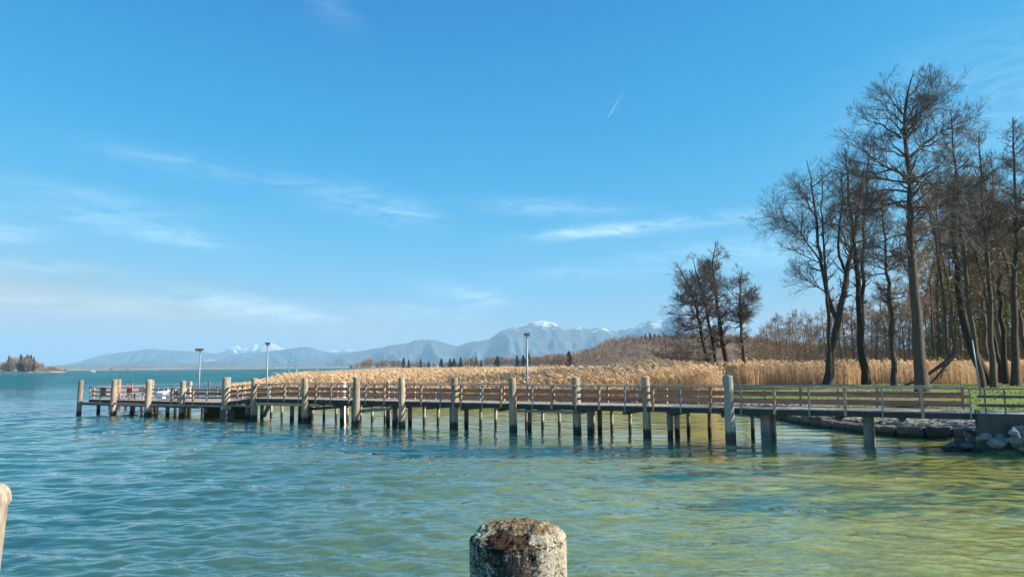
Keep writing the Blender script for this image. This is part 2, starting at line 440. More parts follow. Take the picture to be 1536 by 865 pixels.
# edge beams under the deck
def seg_beam(name, o, dz, w_, h_, mat, pts):
    for s0, s1 in zip(pts[:-1], pts[1:]):
        b = MB(); b.beam(PL(s0, o, deck_z(s0)-dz), PL(s1, o, deck_z(s1)-dz), w_, h_); b.build(name, mat, pier)
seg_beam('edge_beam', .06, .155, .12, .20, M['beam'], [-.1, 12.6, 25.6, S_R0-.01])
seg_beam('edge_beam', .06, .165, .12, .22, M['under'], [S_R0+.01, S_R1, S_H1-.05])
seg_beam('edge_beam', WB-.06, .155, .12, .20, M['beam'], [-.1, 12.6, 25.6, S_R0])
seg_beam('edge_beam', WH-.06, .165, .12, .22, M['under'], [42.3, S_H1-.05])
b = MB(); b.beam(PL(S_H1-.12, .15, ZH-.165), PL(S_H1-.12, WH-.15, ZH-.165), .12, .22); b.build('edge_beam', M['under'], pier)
# cross beams: their ends show as teeth under the edge beam
for k in range(17):
    s = 2.4+k*2.25; w_ = WB if s < 42 else WH
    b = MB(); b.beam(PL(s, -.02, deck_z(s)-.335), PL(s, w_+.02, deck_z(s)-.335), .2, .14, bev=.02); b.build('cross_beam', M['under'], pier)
# support piles
def pile(px, o, r, mat, top=None, lean=(0, 0)):
    s = s_at(px, o); p0 = PL(s, o, 0); zb = gz(p0.x, p0.y)-.3
    zt = (deck_z(s)-.262 if top is None else top)
    b = MB()
    n = 6
    pts = [(p0.x+lean[0]*(zt-z)*1.0, p0.y+lean[1]*(zt-z), z) for z in np.linspace(zb, zt, n)]
    b.tube(pts, [r*rr.uniform(.92, 1.06) for _ in range(n)], 9, wob=.05, seed=int(px*7+r*1000))
    return b.build('support_pile', mat, pier, smooth=True)
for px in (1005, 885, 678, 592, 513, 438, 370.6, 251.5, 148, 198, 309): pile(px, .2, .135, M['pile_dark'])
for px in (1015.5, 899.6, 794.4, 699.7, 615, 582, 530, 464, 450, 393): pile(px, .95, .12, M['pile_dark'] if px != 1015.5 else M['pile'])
for px in (1128.6, 1064, 1032.4, 945, 917.6, 890, 838.8, 814, 789.8, 743.6, 721, 657.4, 636, 597, 577.7, 558.6, 540.6, 521, 504.5, 486, 469, 422.7, 407):
    pile(px, WB-.15, .085, M['pile'], lean=(rr.uniform(-.012, .012), 0))
for px in (374.7, 360.4, 314, 303.8, 285, 279, 263, 236.7, 232.5, 227.5, 212.7, 201, 189, 177, 165): pile(px, WH-.25, .10, M['pile'])
# two square concrete supports near the shore
for px, wd in ((1148.4, .36), (1301.5, .30)):
    s = s_at(px, .75); p0 = PL(s, .75, 0); zb = gz(p0.x, p0.y)-.3
    b = MB(); b.beam((p0.x, p0.y, zb), (p0.x, p0.y, ZD-.262), wd, wd, up=tuple(DIR), bev=.02)
    q = PL(s, 1.9, 0); b2 = MB(); b2.beam((q.x, q.y, zb), (q.x, q.y, ZD-.262), wd, wd, up=tuple(DIR), bev=.02)
    b.build('concrete_support', M['support'], pier); b2.build('concrete_support', M['support'], pier)
# sloping braces under the walkway
def brace(pxa, pya, pxb, pyb, o, r, mat):
    def pt(px, py):
        s = s_at(px, o, .8); q = PL(s, o, 0); return (q.x, q.y, at_depth(px, py, q.y)[2])
    b = MB(); b.tube([pt(pxa, pya), pt(pxb, pyb)], r, 8); b.build('brace', mat, pier, smooth=True)
brace(466, 613, 512, 609.5, -.02, .085, M['under']); brace(533, 617, 588, 611, -.08, .10, M['post'])
brace(384, 604, 381, 622, .1, .10, M['pile']); brace(403, 608, 396, 624, .3, .12, M['pile_dark']); brace(224, 609, 219, 622, -.1, .08, M['pile'])
# horizontal fender planks along the water side
def fender(pxa, pxb, z, o, h, mat, w_=.10):
    sa, sb = s_at(pxa, o), s_at(pxb, o)
    b = MB(); b.beam(PL(sa, o, z), PL(sb, o, z), w_, h, bev=.015); b.build('fender_plank', mat, pier)
fender(385, 478, .99, -.16, .16, M['tan']); fender(776, 862, .98, -.14, .12, M['greybeam'])
fender(344, 376, .84, -.30, .12, M['greybeam']); fender(124, 168, .80, -1.1, .12, M['greybeam']); fender(172, 221, .82, -.95, .12, M['greybeam'])
fender(222, 272, .80, -.7, .12, M['greybeam']); fender(274, 333, .80, -.55, .12, M['greybeam'])
# lower landing step along the head, dark boards hanging behind it
b = MB(); b.beam(PL(43.2, -.32, .66), PL(S_H1, -.45, .66), .55, .08); b.build('landing_step', M['under'], pier)
b = MB()
sa, sb = s_at(386, 1.7), s_at(346, 1.7); k = 0
while sa+k*.22 < sb:
    b.beam(PL(sa+k*.22+.1, 1.7+rr.uniform(-.02, .02), -.5), PL(sa+k*.22+.1, 1.7, .72+rr.uniform(-.05, .03)), .205, .06, up=tuple(NRM)); k += 1
b.build('fender_wall', M['under'], pier)
b = MB(); sa, sb = s_at(331, 1.9), s_at(315, 1.9); k = 0
while sa+k*.22 < sb:
    b.beam(PL(sa+k*.22+.1, 1.9+rr.uniform(-.02, .02), -.5), PL(sa+k*.22+.1, 1.9, .70+rr.uniform(-.05, .03)), .205, .06, up=tuple(NRM)); k += 1
b.build('fender_wall', M['under'], pier)
b = MB(); b.beam(PL(s_at(270, 4.9), 4.9, .42), PL(s_at(236, 4.9), 4.9, .40), .2, .24, bev=.03); b.build('walkway_beam', M['post_grey'], pier)

# railings: top rail, two planks, wooden and steel posts in turn
def railing(pts, o, flip, start=0, planks=True):
    """pts: list of s at posts"""
    out_ = -.035 if flip else .035
    for i, s in enumerate(pts):
        z0 = deck_z(s)
        b = MB()
        if (i+start) % 2 == 0:
            b.beam(PL(s, o-out_*.2, z0-.22), PL(s, o-out_*.2, z0+.86), .11, .10, up=tuple(NRM), bev=.012); b.build('rail_post', M['woodpost'], pier)
        else:
            b.beam(PL(s, o, z0-.28), PL(s, o, z0+.865), .055, .09, up=tuple(NRM)); b.beam(PL(s, o+out_*1.3, z0-.24), PL(s, o+out_*1.3, z0-.04), .11, .012, up=tuple(NRM))
            b.build('rail_post', M['steel'], pier)
    step = 3
    idx = list(range(0, len(pts)-1, step))
    for i in idx:
        j = min(i+step, len(pts)-1)
        for zz, hh, ww, nm, mt, oo in ((.885, .045, .16, 'top_rail', M['toprail'], 0), (.585, .115 if not flip else .10, .04, 'rail_plank', M['rail'], .075), (.27, .115 if not flip else .10, .04, 'rail_plank', M['rail'], .075)):
            b = MB()
            off = oo*(1 if not flip else -1)
            dz = rr.uniform(-.012, .012)
            for a, c in zip(pts[i:j], pts[i+1:j+1]):
                b.beam(PL(a+.004, o+off, deck_z(a)+zz+dz), PL(c-.004, o+off, deck_z(c)+zz+dz+rr.uniform(-.004, .004)), ww, hh)
            b.build(nm, mt, pier)
front = [.12]
for px in (1384, 1324, 1268, 1214, 1162, 1112, 1066, 1021.6, 980, 938, 899, 864, 828, 799, 752, 724, 692, 661, 632, 608, 577, 549, 524, 497, 474, 449, 427, 403, 382): front.append(s_at(px, 0, 1.4))
front = sorted(front)
railing(front, -.02, False, 1)
railing([front[-1]+.05, S_R0+1.4, S_R1-.2, 43.0, 44.4, 45.8, 46.6], -.02, False, 0)
railing([S_H1-3.0, S_H1-1.6, S_H1-.15], -.02, False, 1)
railing([s_at(268, 0, 1.5), s_at(258, 0, 1.5)], -.02, False, 1)
back = list(np.arange(.3, 41.9, 1.52))
railing(back, WB+.02, True, 0)
hb = list(np.linspace(42.3, S_H1-.15, 11))
railing(hb, WH+.02, True, 0)
# end railing of the head
eb = MB()
for o in (.3, 1.7, 3.1, 4.4):
    b = MB(); b.beam(PL(S_H1-.15, o, ZH-.2), PL(S_H1-.15, o, ZH+.87), .09, .09, up=tuple(DIR)); b.build('rail_post', M['woodpost'], pier)
for zz, hh in ((.89, .05), (.6, .13), (.27, .13)):
    b = MB(); b.beam(PL(S_H1-.05, .05, ZH+zz), PL(S_H1-.05, WH, ZH+zz), .05, hh); b.build('rail_plank', M['rail'], pier)

# ------------------------------------------------------------------ mooring posts
def round_post(name, x, y, zt, r, mat, label, group, lean=(0, 0), seed=0, cone=0.0, n=18):
    ro = random.Random(seed)
    zb = gz(x, y)-.4
    root = None
    K = 26; V, Fs = [], []
    zs = list(np.linspace(zb, zt-.04, K-3)) + [zt-.015, zt, zt+.006]
    for k, z in enumerate(zs):
        t = (z-zb)/(zt-zb)
        sc = (1.06-.12*t)
        if k == K-2: sc *= .93
        if k == K-1: sc *= .45
        for i in range(n):
            th = 2*PI*i/n
            nn = mnoise.noise((math.cos(th)*1.6+seed*3.1, math.sin(th)*1.6, z*.9))
            n2 = mnoise.noise((math.cos(th)*5+seed*1.7, math.sin(th)*5, z*.35))
            q = r*sc*(1+.07*nn+.05*n2)
            V.append((x+lean[0]*(z-0)+q*math.cos(th), y+lean[1]*z+q*math.sin(th), z+(.03*n2 if k >= K-3 else 0)))
    Fs = [(k*n+i, k*n+(i+1) % n, (k+1)*n+(i+1) % n, (k+1)*n+i) for k in range(K-1) for i in range(n)]
    ob = mesh_np(name, V, [np.array(Fs), np.array([[*range((K-1)*n, K*n)]])], mat, smooth=True, origin=(x, y, 0))
    return tag(ob, label, 'mooring post', group)
G1 = 'mooring posts along the water side of the pier'
POSTS = [(118, 622, 570, .17, 'post', 'weathered mooring post standing alone past the open end of the pier'),
 (169, 622, 569, .20, 'post', 'mooring post at the pier head beside the blue-grey panel'),
 (221, 624, 569, .22, 'post', 'stout mooring post on the pier head with a slanting prop at its foot'),
 (272, 625, 571, .19, 'post', 'mooring post in front of the stored white boarding gangway'),
 (338, 627, 566, .27, 'post', 'thickest mooring post, set in a square concrete foot where the head begins'),
 (380, 629, 567, .19, 'post', 'mooring post at the top of the ramp where the tan fender plank starts'),
 (457, 633, 567, .19, 'post', 'dark mooring post crossed by the far end of the tan fender plank'),
 (534, 638, 566, .20, 'post', 'rough mooring post with a sloping brace bolted low on its side'),
 (603, 640, 566, .18, 'post', 'smooth mooring post standing just right of the sloping low brace'),
 (682, 641, 566, .18, 'post', 'slim brown mooring post next to a dark pile, left of the middle lamp'),
 (770, 646, 566, .20, 'post', 'split mooring post just left of the tall lamp at the middle of the pier'),
 (866, 648, 566, .20, 'post', 'mooring post at the right end of the pale low fender beam'),
 (971, 653, 565, .18, 'post', 'brown mooring post below the left edge of the four-stemmed alder clump'),
 (1096, 660, 563, .21, 'post_grey', 'pale grey mooring post nearest the shore, tallest of the row')]
for k, (px, yb, yt, r, mt, lab) in enumerate(POSTS):
    x, y = on_plane(px, yb)
    xt, _, zt = at_depth(px, yt, y)
    lx = {0: .02, 1: .01, 3: .015, 13: -.0}.get(k, random.uniform(-.018, .018))
    round_post('mooring_post', x, y, zt, r, M[mt], lab, G1, (lx, 0), k+1)
x, y = on_plane(338, 629)
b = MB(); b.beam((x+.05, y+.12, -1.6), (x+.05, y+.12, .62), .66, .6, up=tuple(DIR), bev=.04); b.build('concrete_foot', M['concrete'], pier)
for k, (px, yt, r, mt, o, lab) in enumerate([(178, 568.5, .19, 'post', WH+.3, 'mooring post behind the pier head, half hidden by a front post'),
    (227.5, 570, .19, 'post', WH+.3, 'rear mooring post just right of the stout propped post'),
    (285, 572, .17, 'post', WH+.3, 'short rear mooring post next to the post by the gangway'),
    (313.5, 572, .09, 'pile_dark', WH+.2, 'thin dark post behind the pier near the left lamp'),
    (515.5, 572.5, .15, 'white', WB+.35, 'short white painted post behind the walkway railing'),
    (582, 572.5, .14, 'post', WB+.35, 'short brown post behind the walkway railing')]):
    s = s_at(px, o, 1.8); q = PL(s, o, 0)
    round_post('rear_mooring_post', q.x, q.y, at_depth(px, yt, q.y)[2], r, M[mt], lab, 'posts behind the pier', (0, 0), 30+k, n=14)

# ------------------------------------------------------------------ lamps on the pier
def lamp(px, ytop, o, heads, label):
    s = s_at(px, o, 2.5); q = PL(s, o, deck_z(min(s, 50)))
    zt = at_depth(px, ytop, q.y)[2]
    root = empty('pier_lamp', tuple(q), label, 'lamp post', 'lamp posts on the pier')
    b = MB(); b.tube([(q.x, q.y, q.z), (q.x, q.y, q.z+.9), (q.x, q.y, zt-.18)], [.06, .055, .04], 10); b.build('pole', M['steel'], root, smooth=True)
    b = MB(); b.beam((q.x, q.y, q.z-.01), (q.x, q.y, q.z+.03), .25, .25, up=(0, 1, 0)); b.build('base_plate', M['steel'], root)
    for dx in heads:
        cx = q.x+dx*.3
        b = MB(); b.beam((cx-.15, q.y, zt-.06), (cx+.15, q.y, zt-.06), .22, .14, up=(0, .35, 1), bev=.03)
        h = b.build('lamp_head', M['lamp'], root)
        b2 = MB(); b2.beam((cx-.13, q.y-.01, zt-.165), (cx+.13, q.y-.01, zt-.165), .2, .03, up=(0, .35, 1)); g_ = b2.build('lamp_glass', M['glass'], h)
        if len(heads) > 1:
            b3 = MB(); b3.beam((q.x, q.y, zt-.19), (cx, q.y, zt-.15), .05, .05); b3.build('arm', M['steel'], root)
lamp(791, 500, WB+.3, [0], 'grey lamp post with one floodlight behind the middle of the pier')
lamp(400.5, 514, WB+.3, [0], 'grey lamp post with one floodlight at the edge of the reed bed')
lamp(299, 523, WH+1.0, [-.75, .35], 'grey lamp post with twin floodlights behind the pier head')

# ------------------------------------------------------------------ things on the pier head
def head_pt(px, o, z): return PL(s_at(px, o, z), o, z)
q = head_pt(155, .25, ZH+.5)
b = MB(); b.beam(head_pt(150, .08, ZH+.60), head_pt(159.5, .08, ZH+.60), .03, .62); sg = b.build('notice_display', M['bluepanel'], None, origin=tuple(q))
tag(sg, 'blue-grey panel fixed inside the railing at the end of the pier', 'panel')
# boarding gate
q = head_pt(194, 2.2, ZH)
root = empty('boarding_gate', tuple(q), 'tall metal boarding gate frame with red-brown posts on the pier head', 'gate')
for sgn in (-1, 1):
    a = q - DIR*(.31*sgn); b = MB(); b.tube([a, a+Vector((0, 0, 1.1))], .045, 8); b.build('gate_post', M['red'], root, smooth=True)
b = MB(); pa, pb = q-DIR*.31, q+DIR*.31
b.tube([pa+Vector((0, 0, 1.1)), pa+Vector((0, 0, 1.22)), pb+Vector((0, 0, 1.22)), pb+Vector((0, 0, 1.1))], .03, 6); b.build('top_bar', M['lamp'], root)
b = MB(); b.beam(pa+Vector((0, 0, .55)), pb+Vector((0, 0, .55)), .03, .5); b.build('gate_leaf', M['red'], root)
# bench with tan seat
def bench(pxa, pxb, o, mat, label, back=True):
    a, c = head_pt(pxa, o, ZH), head_pt(pxb, o, ZH); mid = (a+c)/2
    root = empty('bench', tuple(mid), label, 'bench', 'benches on the pier head')
    b = MB()
    for k in range(3): b.beam(a+NRM*(k*.13-.13)+Vector((0, 0, .43)), c+NRM*(k*.13-.13)+Vector((0, 0, .43)), .12, .035)
    b.build('seat', mat, root)
    if back:
        b = MB()
        for k in range(2): b.beam(a+NRM*(.24+k*.04)+Vector((0, 0, .6+k*.16)), c+NRM*(.24+k*.04)+Vector((0, 0, .6+k*.16)), .035, .12)
        b.build('backrest', mat, root)
    for p_ in (a+(c-a)*.12, a+(c-a)*.88):
        b = MB(); b.beam(p_-NRM*.15, p_-NRM*.15+Vector((0, 0, .41)), .06, .06, up=tuple(DIR)); b.beam(p_+NRM*.2, p_+NRM*.25+Vector((0, 0, .82 if back else .41)), .06, .05, up=tuple(DIR))
        b.build('leg', M['steel'], root)
bench(179, 199, 1.0, M['tan'], 'low tan wooden bench beside the boarding gate on the pier head', False)
bench(203, 219, 1.2, M['tan'], 'tan wooden bench with backrest left of the stout propped post', True)
# stored gangway: white-framed ramp with handrails
q = head_pt(255, 1.3, ZH)
root = empty('boarding_gangway', tuple(q), 'white-framed boarding gangway stored lengthways on the pier head', 'gangway')
a, c = head_pt(243, 1.3, ZH), head_pt(271, 1.3, ZH)
b = MB(); b.beam(a+NRM*.4+Vector((0, 0, .3)), c+NRM*.4+Vector((0, 0, .18)), .8, .07); b.build('ramp_deck', M['greybeam'], root)
for oo in (0, .8):
    b = MB(); b.beam(a+NRM*oo+Vector((0, 0, .32)), c+NRM*oo+Vector((0, 0, .2)), .06, .14); b.build('side_beam', M['white'], root)
    b = MB(); b.tube([a+NRM*oo+Vector((0, 0, .3)), a+(c-a)*.1+NRM*oo+Vector((0, 0, .92)), a+(c-a)*.5+NRM*oo+Vector((0, 0, .84)), c-(c-a)*.06+NRM*oo+Vector((0, 0, .86)), c+NRM*oo+Vector((0, 0, .25))], .03, 6); b.build('handrail', M['white'], root, smooth=True)
    for t in (.3, .5, .72):
        b = MB(); p_ = a+(c-a)*t+NRM*oo; b.tube([p_+Vector((0, 0, .22)), p_+Vector((0, 0, .85))], .022, 6); b.build('upright', M['white'], root)
b = MB(); b.beam(a+(c-a)*.4+NRM*.05+Vector((0, 0, .55)), a+(c-a)*.85+NRM*.05+Vector((0, 0, .5)), .02, .42); b.build('side_net', M['lamp'], root)
# white crates with lids beside it
for px0, px1, oo, zz, lab in ((245, 256, 3.0, .5, 'white storage box with slanted lid behind the stored gangway'), (259, 268, 3.2, .55, 'smaller white storage box at the right end of the gangway'), (234, 244, 2.6, .42, 'low cream storage box left of the stored gangway')):
    a, c = head_pt(px0, oo, ZH), head_pt(px1, oo, ZH); mid = (a+c)/2
    root = empty('storage_box', tuple(mid), lab, 'box', 'storage boxes on the pier head')
    b = MB(); b.beam(a+NRM*.3+Vector((0, 0, zz*.5)), c+NRM*.3+Vector((0, 0, zz*.5)), .6, zz, bev=.02); b.build('box_body', M['white'], root)
    b = MB(); b.beam(a-DIR*.03+NRM*.3+Vector((0, 0, zz+.05)), c+DIR*.03+NRM*.3+Vector((0, 0, zz+.05)), .68, .07, up=(NRM.x*-.2, NRM.y*-.2, 1), bev=.015); b.build('lid', M['white'], root)
# white notice boards by the ramp
for px, z0, o, w_, h_, lab in ((365, 1.62, WB-.1, .42, .26, 'white notice board on legs behind the ramp railing'), (379, 1.13, WB-.2, .5, .14, 'low white board leaning near the top of the ramp')):
    s = s_at(px, o, z0); q = PL(s, o, deck_z(s))
    root = empty('notice_board', tuple(q), lab, 'notice board')
    b = MB(); b.beam(q-DIR*(w_/2)+Vector((0, 0, z0-q.z)), q+DIR*(w_/2)+Vector((0, 0, z0-q.z)), .03, h_); b.build('board', M['white'], root)
    for sg_ in (-1, 1):
        b = MB(); p_ = q+DIR*(w_*.35*sg_)+NRM*.03; b.beam(p_, p_+Vector((0, 0, z0-q.z+h_*.3)), .035, .03, up=tuple(DIR)); b.build('leg', M['steel'], root)

# ------------------------------------------------------------------ shore: abutment, boulders, wall, path, railing
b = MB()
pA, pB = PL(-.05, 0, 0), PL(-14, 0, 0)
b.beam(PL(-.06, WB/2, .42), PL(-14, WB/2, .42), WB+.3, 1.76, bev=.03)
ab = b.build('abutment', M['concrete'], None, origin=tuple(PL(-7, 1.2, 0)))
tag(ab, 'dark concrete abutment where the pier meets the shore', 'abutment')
b = MB(); b.beam(PL(-.2, WB/2, 1.304), PL(-14, WB/2, 1.304), WB+.1, .03)
tag(b.build('path', plain('gravel_path', (.33, .29, .23), .95, 0, .3, 8), None), kind='structure')
# railing on the land
lr = empty('shore_railing', tuple(PL(-3, 0, 1.3)), 'dark weathered railing carrying on from the pier along the shore path', 'railing')
for s in (-.35, -.95, -1.9, -3.4, -4.9, -6.4):
    b = MB(); b.beam(PL(s, .02, 1.25), PL(s, .02, 2.2), .05 if s > -1 else .12, .05 if s > -1 else .1, up=tuple(NRM)); b.build('rail_post', M['lamp'] if s > -1 else M['railwood'], lr)
for zz, hh, ww in ((2.2, .045, .15), (1.92, .10, .04), (1.60, .10, .04)):
    b = MB(); b.beam(PL(.1 if ww > .1 else -.12, .02+(.07 if ww < .1 else 0), zz), PL(-6.6, .02+(.07 if ww < .1 else 0), zz), ww, hh); b.build('rail_plank' if ww < .1 else 'top_rail', M['railwood'] if ww < .1 else M['toprail'], lr)
def boulder(name, c, size, seed, mat, sq=(1, .85, .62), rz=0.0):
    ro = random.Random(seed)
    bm = bmesh.new(); bmesh.ops.create_icosphere(bm, subdivisions=4, radius=1)
    pl = []
    for _ in range(15):
        d = Vector((ro.gauss(0, 1), ro.gauss(0, 1), ro.gauss(0, 1))).normalized(); pl.append((d, ro.uniform(.5, .9)))
    for v in bm.verts:
        d = v.co.normalized(); r = 1.0
        for n_, h in pl:
            c_ = d.dot(n_)
            if c_ > .05: r = min(r, h/c_)
        r *= 1+.05*mnoise.fractal(d*2.3+Vector((seed, 0, 0)), 1, 2, 4)
        v.co = d*r
        v.co = Vector((v.co.x*sq[0], v.co.y*sq[1], v.co.z*sq[2]))*size
    me = bpy.data.meshes.new(name); bm.to_mesh(me); bm.free(); me.materials.append(mat)
    me.polygons.foreach_set('use_smooth', [True]*len(me.polygons)); me.set_sharp_from_angle(angle=math.radians(16))
    o = bpy.data.objects.new(name, me); COL.objects.link(o); o.location = c; o.rotation_euler = (ro.uniform(-.3, .3), ro.uniform(-.3, .3), rz or ro.uniform(0, 6))
    return o
BL = [ # px, py, z, half-size
 (1420, 672, .02, .24), (1452, 669, .10, .42), (1487, 671, .04, .48), (1516, 672, .10, .38), (1532, 676, .06, .40), (1546, 676, .1, .45),
 (1473, 667, .18, .22), (1497, 664, .32, .36), (1476, 657, .42, .40), (1512, 660, .42, .28), (1530, 660, .45, .42), (1548, 660, .5, .4),
 (1502, 648, .62, .46), (1488, 644, .62, .34), (1522, 650, .66, .36), (1512, 641, .78, .26), (1540, 648, .7, .4), (1527, 643, .8, .25), (1462, 660, .3, .24), (1440, 676, -.04, .22), (1505, 678, -.02, .3), (1430, 675, .0, .16), (1464, 675, .0, .2), (1484, 662, .3, .2), (1508, 668, .2, .2), (1524, 668, .25, .22), (1478, 648, .55, .22), (1500, 655, .5, .22), (1516, 645, .72, .2), (1535, 655, .56, .22), (1472, 652, .5, .24), (1496, 640, .8, .2), (1440, 660, .22, .34), (1456, 652, .45, .36), (1474, 646, .6, .34), (1428, 668, .1, .28), (1446, 667, .08, .3), (1470, 672, .04, .36)]
ORD = ['first', 'second', 'third', 'fourth', 'fifth', 'sixth', 'seventh', 'eighth', 'ninth', 'tenth', 'eleventh', 'twelfth', 'thirteenth', 'fourteenth', 'fifteenth', 'sixteenth', 'seventeenth', 'eighteenth', 'nineteenth', 'twentieth', 'twenty-first', 'twenty-second', 'twenty-third', 'twenty-fourth']
rows = {0: [], 1: [], 2: []}
for k, (px, py, z, sz) in enumerate(BL):
    x, y = on_plane(px, py, z)
    o = boulder('boulder', (x, y, z), sz*.95, 50+k, M['boulder'])
    rows[0 if z < .16 else (1 if z < .55 else 2)].append((px, o))
for r_, nm in ((0, 'at the waterline'), (1, 'halfway up the rock pile'), (2, 'on top of the rock pile')):
    for i, (px, o) in enumerate(sorted(rows[r_], key=lambda t: t[0])):
        tag(o, 'grey boulder %s, %s from the left there' % (nm, ORD[i]), 'boulder', 'boulders heaped below the abutment')
# shore wall of big dark blocks with rubble paving
wall = empty('shore_wall', (16.6, 36, 0), 'low curved shore wall of dark rough stone blocks beside the pier', 'retaining wall')
WP = [(19.4, 30.9), (18.2, 31.9), (17.2, 33.1), (16.55, 34.4), (16.1, 36.2), (15.85, 38.2), (15.7, 40.4), (15.7, 42.6), (15.75, 44.8), (15.6, 47), (15.2, 49.2), (14.3, 51.2)]
def wall_pt(t):
    i = min(int(t), len(WP)-2); f = t-i
    return Vector((WP[i][0]*(1-f)+WP[i+1][0]*f, WP[i][1]*(1-f)+WP[i+1][1]*f, 0))
t = 0.0; ro = random.Random(5)
while t < len(WP)-1.05:
    step = ro.uniform(.42, .75)
    a, c = wall_pt(t+.015), wall_pt(min(t+step, len(WP)-1.01))
    bm = bmesh.new(); bmesh.ops.create_cube(bm, size=1); bmesh.ops.subdivide_edges(bm, edges=bm.edges[:], cuts=5, use_grid_fill=True)
    L = (c-a).length; tn = (c-a).normalized(); nr = Vector((-tn.y, tn.x, 0)); nr = nr if nr.x > 0 else -nr
    hh = ro.uniform(.60, .78); wd = ro.uniform(.6, .8); jit = ro.uniform(-.06, .06)
    for v in bm.verts:
        co = v.co.copy(); m4 = max(abs(co.x), abs(co.y), abs(co.z))
        l4 = (abs(co.x)**9+abs(co.y)**9+abs(co.z)**9)**(1/9)
        co = co*(m4/l4) if l4 > 0 else co
        w_ = a+tn*((co.x+.5)*L)+nr*(co.y*wd+jit)+Vector((0, 0, (co.z+.5)*hh-.30))
        w_ += Vector(mnoise.noise_vector(w_*2.6))*.06
        v.co = w_-wall.location
    me = bpy.data.meshes.new('block'); bm.to_mesh(me); bm.free(); me.materials.append(M['block'])
    o = bpy.data.objects.new('block', me); COL.objects.link(o); o.parent = wall
    t += step
# flat rubble stones behind the wall
Vs, Fs, base = [], [], 0
bm = bmesh.new(); bmesh.ops.create_icosphere(bm, subdivisions=2, radius=1); bm.verts.ensure_lookup_table()
IV = np.array([v.co[:] for v in bm.verts]); IF = np.array([[v.index for v in f.verts] for f in bm.faces]); bm.free()
for k in range(900):
    t = RNG.uniform(0, len(WP)-1.1); q = wall_pt(t); off = RNG.uniform(.35, 4.6)
    q2 = wall_pt(min(t+.1, len(WP)-1.02)); tn = (q2-q).normalized(); nr = Vector((-tn.y, tn.x, 0)); nr = nr if nr.x > 0 else -nr
    x, y = q.x+nr.x*off, q.y+nr.y*off
    sz = RNG.uniform(.08, .26)
    pts = IV*(1+.25*RNG.normal(size=(len(IV), 1)).clip(-1, 1)*.6)*np.array([sz, sz*RNG.uniform(.6, 1), sz*.45])
    th = RNG.uniform(0, 6); c_, s_ = math.cos(th), math.sin(th)
    pts = pts @ np.array([[c_, s_, 0], [-s_, c_, 0], [0, 0, 1]])
    Vs.append(pts+np.array([x, y, max(gz(x, y), .36)+.03])); Fs.append(IF+base); base += len(IV)
o = mesh_np('rubble', np.concatenate(Vs), np.concatenate(Fs), M['rubble']); tag(o, 'pale flat rubble stones strewn behind the shore wall', 'rubble', kind='stuff')

# ------------------------------------------------------------------ bare trees
def tubes(P, Rr, ns):
    Nn, K = P.shape[:2]
    T = np.empty_like(P); T[:, 1:-1] = P[:, 2:]-P[:, :-2]; T[:, 0] = P[:, 1]-P[:, 0]; T[:, -1] = P[:, -1]-P[:, -2]
    T /= np.linalg.norm(T, axis=2, keepdims=True)+1e-9
    ref = np.array([.31, .87, .22]); ref2 = np.array([.9, -.2, .3])
    main = P[:, -1]-P[:, 0]; main /= np.linalg.norm(main, axis=1, keepdims=True)+1e-9
    rf = np.where((np.abs(main @ ref) > .85)[:, None], ref2, ref)[:, None, :]
    A = np.cross(T, np.broadcast_to(rf, T.shape)); A /= np.linalg.norm(A, axis=2, keepdims=True)+1e-9
    B = np.cross(T, A)
    th = np.arange(ns)*2*PI/ns
    V = P[:, :, None]+Rr[:, :, None, None]*(A[:, :, None]*np.cos(th)[None, None, :, None]+B[:, :, None]*np.sin(th)[None, None, :, None])
    n, k, i = np.meshgrid(np.arange(Nn), np.arange(K-1), np.arange(ns), indexing='ij')
    i2 = (i+1) % ns; b0 = (n*K+k)*ns
    Fq = np.stack([b0+i, b0+i2, b0+ns+i2, b0+ns+i], -1).reshape(-1, 4)
    return V.reshape(-1, 3), Fq
def resample(pts, K):
    pts = np.asarray(pts, float); d = np.r_[0, np.cumsum(np.linalg.norm(np.diff(pts, axis=0), axis=1))]
    t = np.linspace(0, d[-1], K)
    # smooth (catmull-like) by blending linear interpolation
    out_ = np.stack([np.interp(t, d, pts[:, j]) for j in range(3)], 1)
    for _ in range(2): out_[1:-1] = out_[1:-1]*.5+(out_[:-2]+out_[2:])*.25
    return out_
